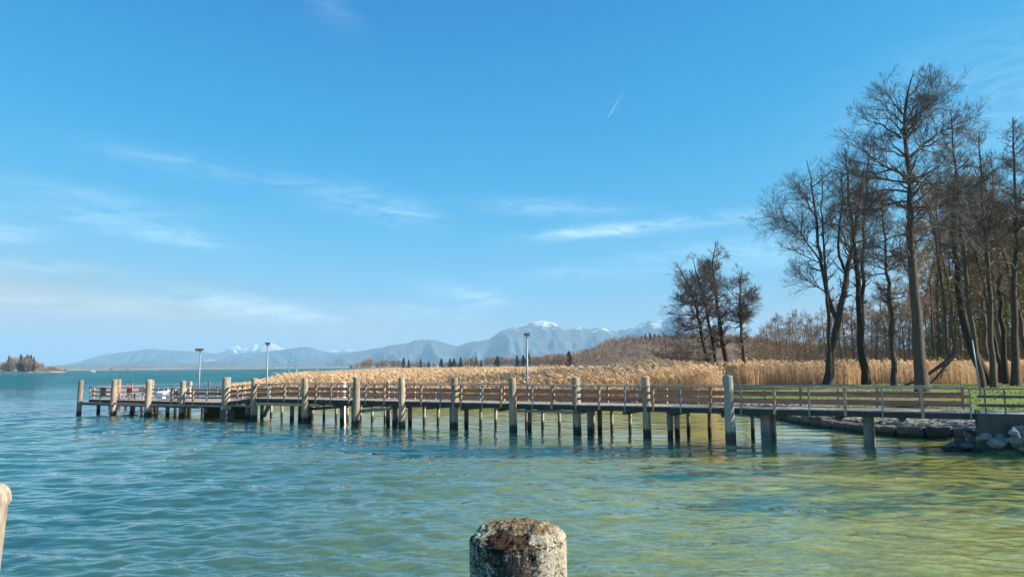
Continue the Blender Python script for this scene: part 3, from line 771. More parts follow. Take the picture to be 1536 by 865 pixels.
def spawn(g, P, Rr, n, tmin, tmax, lenf, ang, angsd, up, wob, K, rratio, rtip, rcap=1e9, tpow=1.0, wt=None):
    Nn, Kp = P.shape[:2]
    L = np.linalg.norm(np.diff(P, axis=1), axis=2).sum(1)
    wts = L if wt is None else wt
    idx = g.choice(Nn, n, p=wts/wts.sum())
    t = tmin+(tmax-tmin)*g.random(n)**tpow
    s = t*(Kp-1); i = np.minimum(s.astype(int), Kp-2); f = (s-i)[:, None]
    p0 = P[idx, i]*(1-f)+P[idx, i+1]*f
    rp = Rr[idx, i]*(1-f[:, 0])+Rr[idx, i+1]*f[:, 0]
    tan = P[idx, i+1]-P[idx, i]; tan /= np.linalg.norm(tan, axis=1, keepdims=True)+1e-9
    rv = g.normal(size=(n, 3)); pr = np.cross(tan, rv); pr /= np.linalg.norm(pr, axis=1, keepdims=True)+1e-9
    a = np.radians(np.clip(g.normal(ang, angsd, n), 12, 120))[:, None]
    d = tan*np.cos(a)+pr*np.sin(a)
    ln = lenf(t, L[idx], g)*g.uniform(.6, 1.2, n)
    step = (ln/(K-1))[:, None]
    Q = np.empty((n, K, 3)); Q[:, 0] = p0
    for k in range(1, K):
        Q[:, k] = Q[:, k-1]+d*step
        d = d+g.normal(size=(n, 3))*wob+np.array([0, 0, up])
        d /= np.linalg.norm(d, axis=1, keepdims=True)
    r0 = np.minimum(rp*rratio, rcap); r0 = np.maximum(r0, rtip*1.15)
    RR = r0[:, None]+(rtip-r0[:, None])*np.linspace(0, 1, K)[None, :]**.8
    return Q, RR
def join(lst):
    Vs, Fs, b = [], [], 0
    for V, Fq in lst: Vs.append(V); Fs.append(Fq+b); b += len(V)
    return np.concatenate(Vs), np.concatenate(Fs)
def bare_tree(name, stems, label, cat, group, barkm, twigm, seed, n=(34, 8, 7, 6), L1=4.5, t0=.35, limbs=(), ang=62, up1=.10, Lprof=None, buds=True, r_tw=.006, top_end=.018, len3=.34, droop=0.0, limb_w=1.6, fine=.48):
    """stems: list of (polyline world points, base radius, tip radius). limbs: explicit main limbs (polyline, radius)."""
    g = np.random.default_rng(seed)
    base = np.array(stems[0][0][0])
    root = empty(name, tuple(base), label, cat, group)
    K0 = 18
    SP_, SR_ = [], []
    for pts, rb, rt in stems:
        q = resample(pts, K0)
        q[1:-1] += g.normal(size=(K0-2, 3))*np.array([.03, .12, .0])*min(1, rb*4)
        tt = np.linspace(0, 1, K0)
        rad = rt+(rb-rt)*(1-tt)**.85
        if q[0, 2] < base[2]+.6: rad[:3] *= np.array([1.35, 1.12, 1.03])
        SP_.append(q); SR_.append(rad)
    SP_, SR_ = np.array(SP_), np.array(SR_)
    V, Fq = tubes(SP_, SR_, 12)
    mesh_np('trunk', V, Fq, barkm, root, smooth=True)
    if Lprof is None: Lprof = lambda t: np.clip(1.15*(1-t)**.55, .22, 1)*np.clip((t-.05)*2.2, .35, 1)
    Q1, R1 = spawn(g, SP_, SR_, n[0]*len(stems), t0, .985, lambda t, L, g: L1*Lprof((t-t0)/(1-t0)), ang, 12, up1, .13, 7, .55, .017, .11)
    if droop: # lower branches sag
        pass
    if limbs:
        LQ, LR = [], []
        for pts, r0 in limbs:
            q = resample(pts, 7); q[1:, 1] += np.cumsum(g.normal(0, .25, 6))
            LQ.append(q); LR.append(r0+(.02-r0)*np.linspace(0, 1, 7)**.8)
        Q1 = np.concatenate([Q1, np.array(LQ)]); R1 = np.concatenate([R1, np.array(LR)])
    N1 = len(Q1)
    Ls = np.linalg.norm(np.diff(Q1, axis=1), axis=2).sum(1)
    w1 = Ls.copy()
    if limbs: w1[-len(limbs):] *= limb_w
    Q2, R2 = spawn(g, Q1, R1, n[1]*N1, .18, 1, lambda t, L, g: np.clip(L*.62*(1.15-t*.6), .5, 3.2), 46, 14, .06, .18, 6, .6, .010, .06, wt=w1)
    Q3, R3 = spawn(g, Q2, R2, n[2]*len(Q2), .2, 1, lambda t, L, g: np.clip(L*.52*(1.2-t*.6), .3, 1.5), 46, 15, .08, .22, 5, .6, r_tw*1.2, .02)
    # leader twigs at stem tips and level-1 tips as well
    Q4, R4 = spawn(g, Q3, R3, int(n[3]*fine*len(Q3)), .25, 1, lambda t, L, g: np.clip(L*.55, .16, .7), 42, 15, .10, .22, 4, .7, r_tw, .009)
    parts = [tubes(Q1, R1, 6), tubes(Q2, R2, 4), tubes(Q3, R3, 3), tubes(Q4, R4, 3)]
    if buds and False:
        sel = g.random(len(Q4)) < .5
        tip = Q4[sel, -1]; n_ = len(tip)
        d = g.normal(size=(n_, 3))*.6+np.array([0, 0, -.5]); d /= np.linalg.norm(d, axis=1, keepdims=True)
        B = np.stack([tip, tip+d*.035, tip+d*.075], 1); parts.append(tubes(B, np.tile(np.array([[.006, .019, .004]]), (n_, 1)), 3))
    V, Fq = join(parts)
    mesh_np('crown', V, Fq, twigm, root)
    return root
def stem_px(pxs, Yd, wpx, tip=.035, zbase=None, dy=0.0):
    """trunk path given as picture points, standing in the upright plane Yd metres away"""
    pts = [list(at_depth(a, b, Yd+dy*i)) for i, (a, b) in enumerate(pxs)]
    x, y = pts[0][0], pts[0][1]
    if zbase is None: pts[0][2] = gz(x, y)-.1
    return (pts, wpx*Yd/F/2, tip)
def limb_px(pxs, Yd, wpx): return ([at_depth(a, b, Yd) for a, b in pxs], wpx*Yd/F/2)
GR = 'bare alders on the lawn by the shore'
Y4 = 59
limbs4 = [limb_px(q, Y4, w_) for q, w_ in [
 ([(1361, 270), (1330, 249), (1300, 241), (1286, 232), (1276, 215)], 5), ([(1352, 208), (1337, 191), (1324, 187), (1310, 191), (1290, 175)], 4),
 ([(1360, 236), (1335, 226), (1318, 227), (1300, 215)], 3), ([(1362, 274), (1324, 263), (1296, 262), (1262, 255)], 4), ([(1362, 288), (1321, 280), (1291, 299), (1270, 322)], 4),
 ([(1364, 302), (1335, 302), (1310, 316), (1285, 345)], 4), ([(1365, 236), (1385, 216), (1407, 202), (1424, 187), (1448, 181)], 5), ([(1354, 200), (1371, 191), (1380, 172), (1396, 150)], 3),
 ([(1366, 272), (1396, 274), (1424, 284), (1440, 280)], 3.5), ([(1366, 290), (1388, 258), (1407, 255), (1424, 240)], 3.5), ([(1366, 313), (1396, 309), (1430, 311), (1448, 318)], 3.5),
 ([(1369, 415), (1353, 387), (1347, 369), (1356, 358), (1352, 345)], 4), ([(1368, 345), (1400, 338), (1435, 345), (1455, 352)], 3.5), ([(1366, 350), (1340, 352), (1315, 372)], 3),
 ([(1353, 172), (1340, 150), (1330, 130), (1332, 116)], 3), ([(1358, 150), (1372, 135), (1388, 118)], 2.5), ([(1352, 195), (1385, 165), (1410, 140), (1414, 128)], 3.5), ([(1353, 185), (1328, 165), (1310, 152)], 3)]]
bare_tree('alder_tree', [stem_px([(1384, 589), (1380, 520), (1373, 450), (1369, 420), (1365, 330), (1366, 270), (1362, 240), (1352, 205), (1353, 170), (1362, 130), (1371, 107)], Y4, 17.5, .03)],
          'tallest bare alder with a thick mossy trunk rising clear above the others', 'tree', GR, M['bark_grey'], M['twig'], 1, (40, 9, 7, 6), 4.8, .40, limbs4, limb_w=1.7, fine=.75)
Y1 = 76
bare_tree('alder_tree', [stem_px([(1241, 577), (1247, 545), (1253, 505), (1257, 478), (1268, 430), (1273, 395), (1284, 340), (1290, 290), (1297, 245)], Y1, 13),
     ([at_depth(a, b_, Y1) for a, b_ in [(1256, 480), (1240, 440), (1229, 380), (1224, 320), (1215, 262), (1210, 240)]], .24, .03),
     ([at_depth(a, b_, Y1-.5) for a, b_ in [(1244, 560), (1243, 500), (1240, 430), (1236, 370), (1232, 315), (1234, 262)]], .22, .03),
     ([at_depth(a, b_, Y1+.4) for a, b_ in [(1270, 410), (1258, 385), (1257, 350), (1264, 305), (1262, 258)]], .16, .03)],
          'alder forking low into several rising stems, furthest left of the tall trees', 'tree', GR, M['bark'], M['twig_light'], 2, (24, 7, 6, 4), 4.9, .30, ang=58, up1=.12,
          limbs=[limb_px([(1232, 395), (1212, 360), (1190, 335), (1160, 318)], Y1, 3), limb_px([(1226, 330), (1205, 300), (1180, 280)], Y1, 3), limb_px([(1240, 440), (1215, 420), (1185, 412)], Y1, 2.5), limb_px([(1238, 400), (1210, 385), (1178, 372)], Y1, 2.5)])
Y2 = 77
bare_tree('alder_tree', [stem_px([(1299, 577), (1292, 540), (1289, 490), (1288, 430), (1283, 380), (1277, 330), (1272, 270), (1268, 222)], Y2, 11),
     ([at_depth(a, b_, Y2) for a, b_ in [(1293, 548), (1294, 450), (1294, 380), (1297, 320), (1300, 260), (1307, 205)]], .24, .03)],
          'slim twin-stemmed alder curving up between the forking alder and the tallest one', 'tree', GR, M['bark_dark'], M['twig'], 3, (22, 6, 5, 4), 4.0, .22, r_tw=.005)
Y3 = 71
bare_tree('alder_tree', [stem_px([(1341, 577), (1339, 520), (1335, 460), (1331, 420), (1328, 375), (1325, 330), (1322, 290)], Y3, 8.5)],
          'small straight alder with long level branches left of the thick mossy trunk', 'tree', GR, M['bark'], M['twig'], 4, (46, 7, 6, 4), 4.0, .2, ang=72, up1=.05)
bare_tree('alder_tree', [stem_px([(1474, 577), (1466, 540), (1456, 480), (1450, 420), (1444, 370), (1438, 310), (1434, 250), (1428, 190), (1426, 165)], 66, 8.5)],
          'slender sunlit grey alder leaning left in front of a dark leaning trunk', 'tree', GR, M['bark_grey'], M['twig'], 5, (56, 8, 6, 5), 3.7, .3, ang=68)
bare_tree('alder_tree', [stem_px([(1487, 577), (1470, 545), (1450, 508), (1444, 470), (1435, 400), (1432, 340), (1430, 280), (1434, 235)], 72, 15)],
          'thick dark alder trunk leaning hard to the left at its foot', 'tree', GR, M['bark_dark'], M['twig'], 6, (48, 7, 5, 4), 4.2, .28, ang=72, up1=.03)
bare_tree('alder_tree', [stem_px([(1491, 578), (1488, 520), (1484, 450), (1480, 380), (1475, 310), (1472, 250), (1469, 196)], 66, 9)],
          'upright alder with a lit right side, just right of the leaning pair', 'tree', GR, M['bark_grey'], M['twig'], 7, (56, 8, 6, 5), 3.8, .28, ang=66)
bare_tree('alder_tree', [stem_px([(1503, 577), (1496, 530), (1486, 480), (1470, 410), (1456, 360), (1446, 325)], 79, 8)],
          'thin dark alder slanting left behind the upright lit one', 'tree', GR, M['bark_dark'], M['twig'], 8, (36, 6, 6, 4), 3.0, .3)
bare_tree('alder_tree', [stem_px([(1510, 575), (1504, 500), (1499, 410), (1496, 350), (1490, 290), (1486, 235)], 75, 8.5)],
          'straight dark alder third in from the right edge of the photo', 'tree', GR, M['bark_dark'], M['twig'], 9, (48, 6, 6, 4), 3.4, .3)
bare_tree('alder_tree', [stem_px([(1523, 577), (1522, 500), (1521, 440), (1524, 350), (1523, 290), (1520, 220), (1519, 176)], 70, 11)],
          'tall upright alder close to the right edge of the photo', 'tree', GR, M['bark'], M['twig'], 10, (60, 6, 6, 4), 3.6, .3, ang=66)
bare_tree('alder_tree', [stem_px([(1548, 570), (1535, 500), (1520, 430), (1508, 390), (1495, 350), (1482, 310), (1474, 265)], 73, 8.5)],
          'alder slanting in from the right edge across the upright trunks', 'tree', GR, M['bark_grey'], M['twig'], 11, (42, 7, 6, 4), 3.0, .3)
bare_tree('alder_tree', [stem_px([(1572, 577), (1562, 450), (1552, 330), (1546, 230), (1543, 172)], 68, 11)],
          'alder just outside the right edge, only its branches reaching in', 'tree', GR, M['bark_dark'], M['twig'], 12, (60, 6, 6, 4), 4.0, .3)
# clump of four at the edge of the reeds
GC = 'clump of bare alders at the reed edge'
YC = 82
for k, (px, w_, n1, l1, lab, sd) in enumerate([
  ([(1069, 578), (1062, 550), (1055, 510), (1045, 465), (1034, 430), (1022, 405), (1012, 393)], 7.5, 44, 3.6, 'alder stem leaning furthest left in the four-stemmed clump', 21),
  ([(1076, 578), (1074, 540), (1067, 500), (1057, 455), (1048, 420), (1041, 395), (1038, 385)], 6.5, 40, 2.8, 'thin alder stem second from the left in the four-stemmed clump', 22),
  ([(1100, 578), (1091, 550), (1083, 510), (1075, 450), (1070, 410), (1068, 380), (1074, 364)], 8.5, 46, 2.7, 'tallest alder stem of the four-stemmed clump', 23),
  ([(1123, 578), (1117, 545), (1112, 505), (1110, 460), (1109, 425), (1113, 400)], 7.0, 46, 2.9, 'alder with a round spreading top, right of the four-stemmed clump', 24)]):
    bare_tree('alder_tree', [stem_px(px, YC+k*.7, w_, .025)], lab, 'tree', GC, M['bark_dark'] if k < 3 else M['bark'], M['twig'], sd, (n1+12, 7, 6, 6), l1*1.22, .18 if k == 0 else .25, fine=.5, ang=70, up1=.05,
        limbs=[limb_px([(1056, 515), (1040, 530), (1020, 540), (1000, 545)], YC, 2.5), limb_px([(1050, 490), (1030, 495), (1008, 505)], YC, 2.5), limb_px([(1060, 535), (1045, 541), (1030, 548)], YC, 2.5)] if k == 0 else ())
# dense low bush left of the clump
x, y, _ = at_depth(1018, 575, 90)
st = []
for k in range(7):
    a = RNG.uniform(-1, 1)
    st.append(([(x+a*.6, y, gz(x, y)), (x+a*1.6, y+RNG.uniform(-1, 1), 2.5), (x+a*3.0+RNG.uniform(-.5, .5), y+RNG.uniform(-1.5, 1.5), RNG.uniform(4.5, 7.5))], .07, .02))
bare_tree('bare_bush', st, 'dense bare dark bush at the left foot of the alder clump', 'bush', None, M['bark_dark'], M['twig'], 31, (9, 7, 5, 4), 1.8, .15)
# broken limb lying by the big trunk
fb = empty('fallen_branch', at_depth(1395, 577, 70), 'dark broken forked branch hanging down to the ground right of the tallest alder', 'branch')
g_ = np.random.default_rng(5)
Q = np.array([resample([at_depth(a, b_, 70) for a, b_ in q], 8) for q in ([(1352, 579), (1375, 573), (1400, 556), (1420, 541), (1438, 527)], [(1392, 578), (1404, 568), (1412, 556), (1424, 541), (1434, 530)], [(1418, 543), (1412, 552), (1416, 560), (1410, 566)])])
Rr = np.stack([np.linspace(.09, .22, 8), np.linspace(.07, .17, 8), np.linspace(.09, .03, 8)])
V, Fq = tubes(Q, Rr, 7); mesh_np('limb', V, Fq, M['bark_dark'], fb, smooth=True)
q1, r1 = spawn(g_, Q, Rr, 40, .1, .9, lambda t, L, g: g.uniform(.5, 1.6, len(t)), 50, 15, 0, .2, 5, .5, .01, .03)
q2, r2_ = spawn(g_, q1, r1, 160, .1, 1, lambda t, L, g: g.uniform(.2, .7, len(t)), 50, 15, 0, .2, 4, .5, .008, .03)
V, Fq = join([tubes(q1, r1, 4), tubes(q2, r2_, 3)]); mesh_np('twigs', V, Fq, M['twig'], fb)
g_ = np.random.default_rng(12); x_, y_ = on_plane(1352, 603, .85)
n = 260; th = g_.uniform(0, 2*PI, n); rr_ = g_.random(n)**.6
P0 = np.stack([x_+rr_*1.9*np.cos(th), y_+rr_*.9*np.sin(th), gz(x_, y_)+.02+.28*(1-rr_)*g_.random(n)], 1)
dd_ = np.stack([g_.normal(size=n), g_.normal(size=n)*.6, g_.normal(size=n)*.18], 1); dd_ /= np.linalg.norm(dd_, axis=1, keepdims=True); ln_ = g_.uniform(.3, 1.1, n)[:, None]
V, Fq = tubes(np.stack([P0-dd_*ln_*.5, P0, P0+dd_*ln_*.5+np.array([0, 0, .03])], 1), np.tile(np.array([[.018, .014, .007]]), (n, 1)), 4)
tag(mesh_np('brush_pile', V, Fq, M['bark_dark']), 'low heap of dark fallen twigs lying on the lawn behind the pier railing', 'brush pile', kind='stuff')
# slender pale pole leaning at the right
b = MB(); p0 = at_depth(1473, 604, 50); p1 = at_depth(1458, 510, 50)
b.tube([(p0[0], p0[1], gz(p0[0], p0[1])-.1), p0, p1], [.07, .065, .045], 10)
tag(b.build('leaning_pole', M['steel'], None, smooth=True, origin=(p0[0], p0[1], 0)), 'slender pale metal pole leaning left in front of the alders', 'pole')

# ------------------------------------------------------------------ wood behind the reeds
def straight_bare(name, h, r, seed, n, L1, twigm, barkm, lean=.04, t0=.35, r_tw=.012, label=None, cat=None, group=None, loc=(0, 0, 0), ang=60):
    g = np.random.default_rng(seed)
    pts = [(0, 0, -.3), (g.normal()*lean*h*.3, g.normal()*lean*h*.3, h*.4), (g.normal()*lean*h, g.normal()*lean*h, h*.75), (g.normal()*lean*h, g.normal()*lean*h, h)]
    return bare_tree(name, [(pts, r, .03)], label, cat, group, barkm, twigm, seed, n, L1, t0, buds=False, r_tw=r_tw, ang=ang)
LW = 'thin bare tree in the brown wood behind the reeds'
GWd = 'bare trees of the wood behind the reeds'
protos = [straight_bare('wood_tree', 15+2*k, .16+.02*k, 40+k, (30, 5, 4, 3), 3.2+.3*k, M['twig_far2'] if k % 2 else M['twig_tan'], M['bark'] if k % 2 else M['bark_grey'], label=LW, cat='tree', group=GWd, r_tw=.012) for k in range(5)]
rw = np.random.default_rng(77)
def top_line(px):
    return float(np.interp(px, [1120, 1160, 1190, 1215, 1260, 1330, 1400, 1470, 1536, 1600], [505, 470, 462, 455, 440, 425, 390, 360, 345, 340]))
used = 0
cnt = 84
for k in range(cnt):
    px = 1128+(1590-1128)*(k+rw.uniform(0, 1))/cnt
    Yd = rw.uniform(112, 165)
    y = top_line(px)+rw.uniform(-2, 45)
    x_, _, zt = at_depth(px, y, Yd)
    z0 = gz(x_, Yd)
    pr = protos[k % 5]; hh = 15+2*(k % 5); sc = max(.45, (zt-z0)/hh)
    if k < 5: pr.location = (x_, Yd, z0); pr.scale = (sc,)*3; pr.rotation_euler = (0, 0, rw.uniform(0, 6))
    else: dup(pr, (x_, Yd, z0), rw.uniform(0, 6), sc)
for k in range(10):
    px = rw.uniform(1350, 1560); Yd = rw.uniform(84, 106); y = rw.uniform(215, 400)-max(0, (px-1450)*.3)
    x_, _, zt = at_depth(px, y, Yd); z0 = gz(x_, Yd)
    o = dup(protos[k % 5], (x_, Yd, z0), rw.uniform(0, 6), (zt-z0)/(15+2*(k % 5)), 'tall thin bare tree standing just behind the front row of alders'); o['group'] = 'thin trees behind the front alders'
# green-leaved trees showing between the trunks
def leafy(name, h, wd, seed, twigm, label, cat, group, nleaf=3000, leaf=.2, zlo=.2):
    g = np.random.default_rng(seed)
    root = empty(name, (0, 0, 0), label, cat, group)
    q = resample([(0, 0, -.3), (.1, 0, h*.5), (0, .1, h*.97)], 8)[None]; V, Fq = tubes(q, np.linspace(h*.016, .03, 8)[None], 8)
    mesh_np('trunk', V, Fq, M['bark'], root, smooth=True, origin=(0, 0, 0))
    ncl = 60
    zc = g.uniform(zlo, 1, ncl); rad = wd*np.sqrt(np.clip(1-((zc-.5)/.58)**2, .05, 1))*g.uniform(.35, 1, ncl); th = g.uniform(0, 2*PI, ncl)
    C = np.stack([rad*np.cos(th), rad*np.sin(th), zc*h], 1); cs = g.uniform(.5, 1.1, ncl)*wd*.35
    idx = g.integers(0, ncl, nleaf)
    P_ = C[idx]+g.normal(size=(nleaf, 3))*cs[idx, None]*np.array([.6, .6, .38])
    return root, P_, g, leaf
def leaf_quads(P_, g, leaf, el=1.0):
    n = len(P_); a = g.normal(size=(n, 3)); a /= np.linalg.norm(a, axis=1, keepdims=True); b = np.cross(a, g.normal(size=(n, 3))); b /= np.linalg.norm(b, axis=1, keepdims=True)
    s = (leaf*g.uniform(.5, 1.2, n))[:, None]
    V = np.stack([P_-a*s*el, P_+b*s*.5, P_+a*s*el, P_-b*s*.5], 1).reshape(-1, 3)
    return V, np.arange(4*n).reshape(-1, 4)
LG = 'olive green tree half hidden behind the bare alder trunks'
gp = []
for k in range(2):
    root, P_, g_, lf = leafy('evergreen_tree', 16, 3.6, 90+k, M['olive'], LG, 'tree', 'green trees behind the alders')
    V, Fq = leaf_quads(P_, g_, lf); mesh_np('crown', V, Fq, M['olive'], root, origin=(0, 0, 0)); gp.append(root)
for k, (px, yt, Yd) in enumerate([(1420, 345, 108), (1448, 375, 112), (1497, 330, 106), (1530, 350, 104), (1400, 465, 116), (1515, 420, 100), (1472, 450, 110), (1556, 330, 104)]):
    x_, _, zt = at_depth(px, yt, Yd); z0 = gz(x_, Yd); sc = (zt-z0)/16
    if k < 2: gp[k].location = (x_, Yd, z0); gp[k].scale = (sc*.85, sc*.85, sc)
    else: dup(gp[k % 2], (x_, Yd, z0), k*1.3, sc)
for k, (x_, y_, sc) in enumerate([(31, 24, 1.0), (36, 29, 1.15), (27.5, 18, .8)]):
    o = dup(gp[k % 2], (x_, y_, gz(x_, y_)), k*2.1, sc, 'leafy tree on the bank beyond the right edge, shading the abutment'); o['group'] = 'bank trees outside the frame'; o.name = 'bank_tree'
# brown undergrowth that fills the wood
n = 34000
azm = np.radians(RNG.uniform(17, 41, n)); Rd = RNG.uniform(118, 185, n)
xx, yy = Rd*np.sin(azm), Rd*np.cos(azm)
hmax = np.interp(np.degrees(azm), [17, 19, 24, 30, 40], [5, 9, 9.5, 13, 16])*(.45+.55*np.array([mnoise.noise((a*.09, b*.09, 0)) for a, b in zip(xx, yy)])+.3)
hmax = np.clip(hmax, 1.5, 15)
zz = hmax*RNG.random(n)**.9
P0 = np.stack([xx, yy, zz+.2], 1); d = RNG.normal(size=(n, 3))*np.array([.6, .6, .5])+np.array([0, 0, .6]); d /= np.linalg.norm(d, axis=1, keepdims=True)
ln = RNG.uniform(.5, 1.6, n)[:, None]
V, Fq = tubes(np.stack([P0, P0+d*ln], 1), np.tile(np.array([[.028, .012]]), (n, 1)), 3)
o = mesh_np('undergrowth', V, Fq, M['twig_tan']); tag(o, 'tangle of brown bare undergrowth filling the wood behind the reeds', 'undergrowth', kind='stuff')

# ------------------------------------------------------------------ reeds
m, nt, p, out = new_mat('dry_reed')
at = N(nt, 'ShaderNodeAttribute', attribute_name='tone')
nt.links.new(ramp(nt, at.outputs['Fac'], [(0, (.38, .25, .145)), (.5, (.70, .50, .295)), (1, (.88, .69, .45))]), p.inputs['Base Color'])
p.inputs['Roughness'].default_value = .8; p.inputs['Specular IOR Level'].default_value = .2
tl = N(nt, 'ShaderNodeBsdfTranslucent'); nt.links.new(p.inputs['Base Color'].links[0].from_socket, tl.inputs[0])
mx = nt.nodes.new('ShaderNodeMixShader'); mx.inputs[0].default_value = .3
nt.links.new(p.outputs[0], mx.inputs[1]); nt.links.new(tl.outputs[0], mx.inputs[2]); nt.links.new(mx.outputs[0], out.inputs[0])
M['reed'] = m
def reed_field(n, a0, a1, r0, r1, rng):
    az = np.radians(rng.uniform(a0, a1, n)); inv = rng.uniform(1/r1, 1/r0, n); Rd = 1/inv
    x, y = Rd*np.sin(az), Rd*np.cos(az); d = shore_dist(x, y)
    lawn = (x > 15.5)
    back_ = np.where(lawn, y > 79+2*np.sin(x*.5), True)
    wood_ = ~((Rd > 112) & (np.degrees(az) > 15.5) & (Rd < 400))
    keep = (d > .2) & back_ & wood_
    return x[keep], y[keep], d[keep], Rd[keep]
rg = np.random.default_rng(5)
xs, ys, ds, Rs = reed_field(190000, -26, 41, 56, 1300, rg)
n = len(xs)
edge = np.where((ys > 80) & (xs < -14) , .35+.65*sst(ds/np.clip(ys*.25, 12, 60)), .55+.45*sst(ds/3))
patch = np.array([mnoise.noise((a*.12, b*.12, 3.3)) for a, b in zip(xs, ys)])
patch2 = np.array([mnoise.noise((a*.5, b*.5, 9.3)) for a, b in zip(xs, ys)])
tallz = .2*sst((xs+2)/10)*sst((100-ys)/25)
hgt = (2.0+tallz+.42*patch+.30*patch2+rg.normal(0, .22, n))*edge
zb = ground_z(xs, ys)
wd = .012+.00042*Rs
lean = np.stack([rg.normal(-.05, .10, n), rg.normal(0, .12, n), np.zeros(n)], 1)
lean *= (1+.7*np.clip(patch, -.2, 1))[:, None]
ang = rg.uniform(0, PI, n); side = np.stack([np.cos(ang), np.sin(ang), np.zeros(n)], 1)*wd[:, None]
b0 = np.stack([xs, ys, zb-.05], 1)
q1 = b0+np.stack([np.zeros(n), np.zeros(n), hgt*.55], 1)+lean*hgt[:, None]*.3
q2 = b0+np.stack([np.zeros(n), np.zeros(n), hgt], 1)+lean*hgt[:, None]*1.0
V = np.stack([b0-side*.6, b0+side*.6, q1-side*.5, q1+side*.5, q2-side*.2, q2+side*.2], 1)
tone = np.clip(.5+.16*patch+.2*rg.normal(size=n), 0, 1)
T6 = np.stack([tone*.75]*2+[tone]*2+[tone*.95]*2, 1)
i6 = (np.arange(n)*6)[:, None]
F1 = np.concatenate([i6+np.array([[0, 1, 3, 2]]), i6+np.array([[2, 3, 5, 4]])])
# leaves along the stalk: long thin blades
nl = 2
Vl, Fl, Tl = [V.reshape(-1, 3)], [F1], [T6.ravel()]
off = n*6
for k in range(nl):
    sel = (Rs < 240) | (rg.random(n) < .5)
    m_ = sel.sum(); t = rg.uniform(.25, .85, m_)[:, None]
    st_ = b0[sel]*(1-t)+q2[sel]*t
    a = rg.uniform(0, 2*PI, m_); L_ = rg.uniform(.3, .6, m_)[:, None]
    d1 = np.stack([np.cos(a)-.4, np.sin(a), rg.uniform(.5, 1.5, m_)], 1); d1 /= np.linalg.norm(d1, axis=1, keepdims=True)
    s_ = np.stack([-np.sin(a), np.cos(a), np.zeros(m_)], 1)*(wd[sel]*.8)[:, None]
    mid = st_+d1*L_*.6; end = mid+(d1*np.array([1, 1, .1])+np.array([0, 0, -.25]))*L_*.5
    Vl.append(np.stack([st_-s_*.3, st_+s_*.3, mid+s_*.5, mid-s_*.5, end, ], 1).reshape(-1, 3))
    i5 = off+(np.arange(m_)*5)[:, None]
    Fl.append(i5+np.array([[0, 1, 2, 3]])); Fl.append(np.concatenate([i5+np.array([[3, 2, 4, 4]])])[:, :3])
    Tl.append(np.repeat(np.clip(tone[sel]+rg.normal(0, .12, m_), 0, 1), 5)); off += m_*5
# feathery plumes
for k in range(2):
    sel = rg.random(n) < .8; m_ = sel.sum()
    st_ = q2[sel]-np.array([0, 0, .05]); a = rg.uniform(0, PI, m_)
    s_ = np.stack([np.cos(a), np.sin(a), np.zeros(m_)], 1)*(.028+wd[sel]*.7)[:, None]
    dr = lean[sel]*1.6+np.stack([rg.normal(-.1, .1, m_), rg.normal(0, .1, m_), rg.uniform(.18, .34, m_)], 1)
    Vl.append(np.stack([st_, st_+dr*.5+s_, st_+dr, st_+dr*.5-s_], 1).reshape(-1, 3))
    Fl.append(off+np.arange(m_*4).reshape(-1, 4)); Tl.append(np.repeat(np.clip(.42+.2*rg.normal(size=m_)+.1*patch[sel], 0, 1), 4)); off += m_*4
tris = [f for f in Fl if f.shape[1] == 3]; quads = [f for f in Fl if f.shape[1] == 4]
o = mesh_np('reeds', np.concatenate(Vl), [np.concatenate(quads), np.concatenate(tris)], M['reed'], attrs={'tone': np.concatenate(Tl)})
tag(o, 'broad bed of tall golden dry reeds behind the pier', 'reeds', kind='stuff')
# grass on the lawn
n = 60000
x = RNG.uniform(15, 62, n); y = 1/RNG.uniform(1/82, 1/31, n); d = shore_dist(x, y)
nz = np.array([mnoise.noise((a*.25, b*.25, 1.0)) for a, b in zip(x, y)])
k_ = (d > 5.2+nz) & (y < 80) & (nz > -.22); x, y, nz = x[k_], y[k_], nz[k_]; n = len(x)
h = RNG.uniform(.04, .13, n); a = RNG.uniform(0, PI, n); s_ = np.stack([np.cos(a), np.sin(a), np.zeros(n)], 1)*RNG.uniform(.015, .04, n)[:, None]
b0 = np.stack([x, y, ground_z(x, y)-.01], 1); tp = b0+np.stack([RNG.normal(0, .03, n), RNG.normal(0, .03, n), h], 1)
V = np.stack([b0-s_, b0+s_, tp], 1).reshape(-1, 3)
m, nt, p, out = new_mat('grass_blades')
nt.links.new(ramp(nt, noise_tex(nt, coords(nt), .6, 5, .7), [(.3, (.08, .14, .014)), (.7, (.22, .31, .04))]), p.inputs['Base Color']); p.inputs['Roughness'].default_value = .7
tag(mesh_np('grass', V, np.arange(3*n).reshape(-1, 3), m), 'short fresh green grass of the shore lawn', 'grass', kind='stuff')

# ------------------------------------------------------------------ far tree line, hill, island
def conifer(name, h, seed, label, cat, group, mat):
    g = np.random.default_rng(seed)
    root = empty(name, (0, 0, 0), label, cat, group)
    V, Fq = tubes(resample([(0, 0, -.3), (0, 0, h*.5), (0, 0, h)], 5)[None], np.linspace(h*.02, .03, 5)[None], 6); mesh_np('trunk', V, Fq, M['bark_dark'], root, origin=(0, 0, 0))
    n = 900; t = g.random(n)**.75; zc = h*(.08+.92*t); rad = h*.27*(1-t)**.8*g.uniform(.15, 1.1, n)+.05; th = g.uniform(0, 2*PI, n)
    zc = zc-rad*.35
    P_ = np.stack([rad*np.cos(th), rad*np.sin(th), zc], 1); V, Fq = leaf_quads(P_, g, h*.05, 1.0)
    mesh_np('crown', V, Fq, mat, root, origin=(0, 0, 0)); return root
cpro = [conifer('spruce_tree', 12, 300+k, 'dark spruce in the far tree line', 'tree', 'dark spruces in the far tree line', M['needle_far']) for k in range(3)]
rf = np.random.default_rng(9)
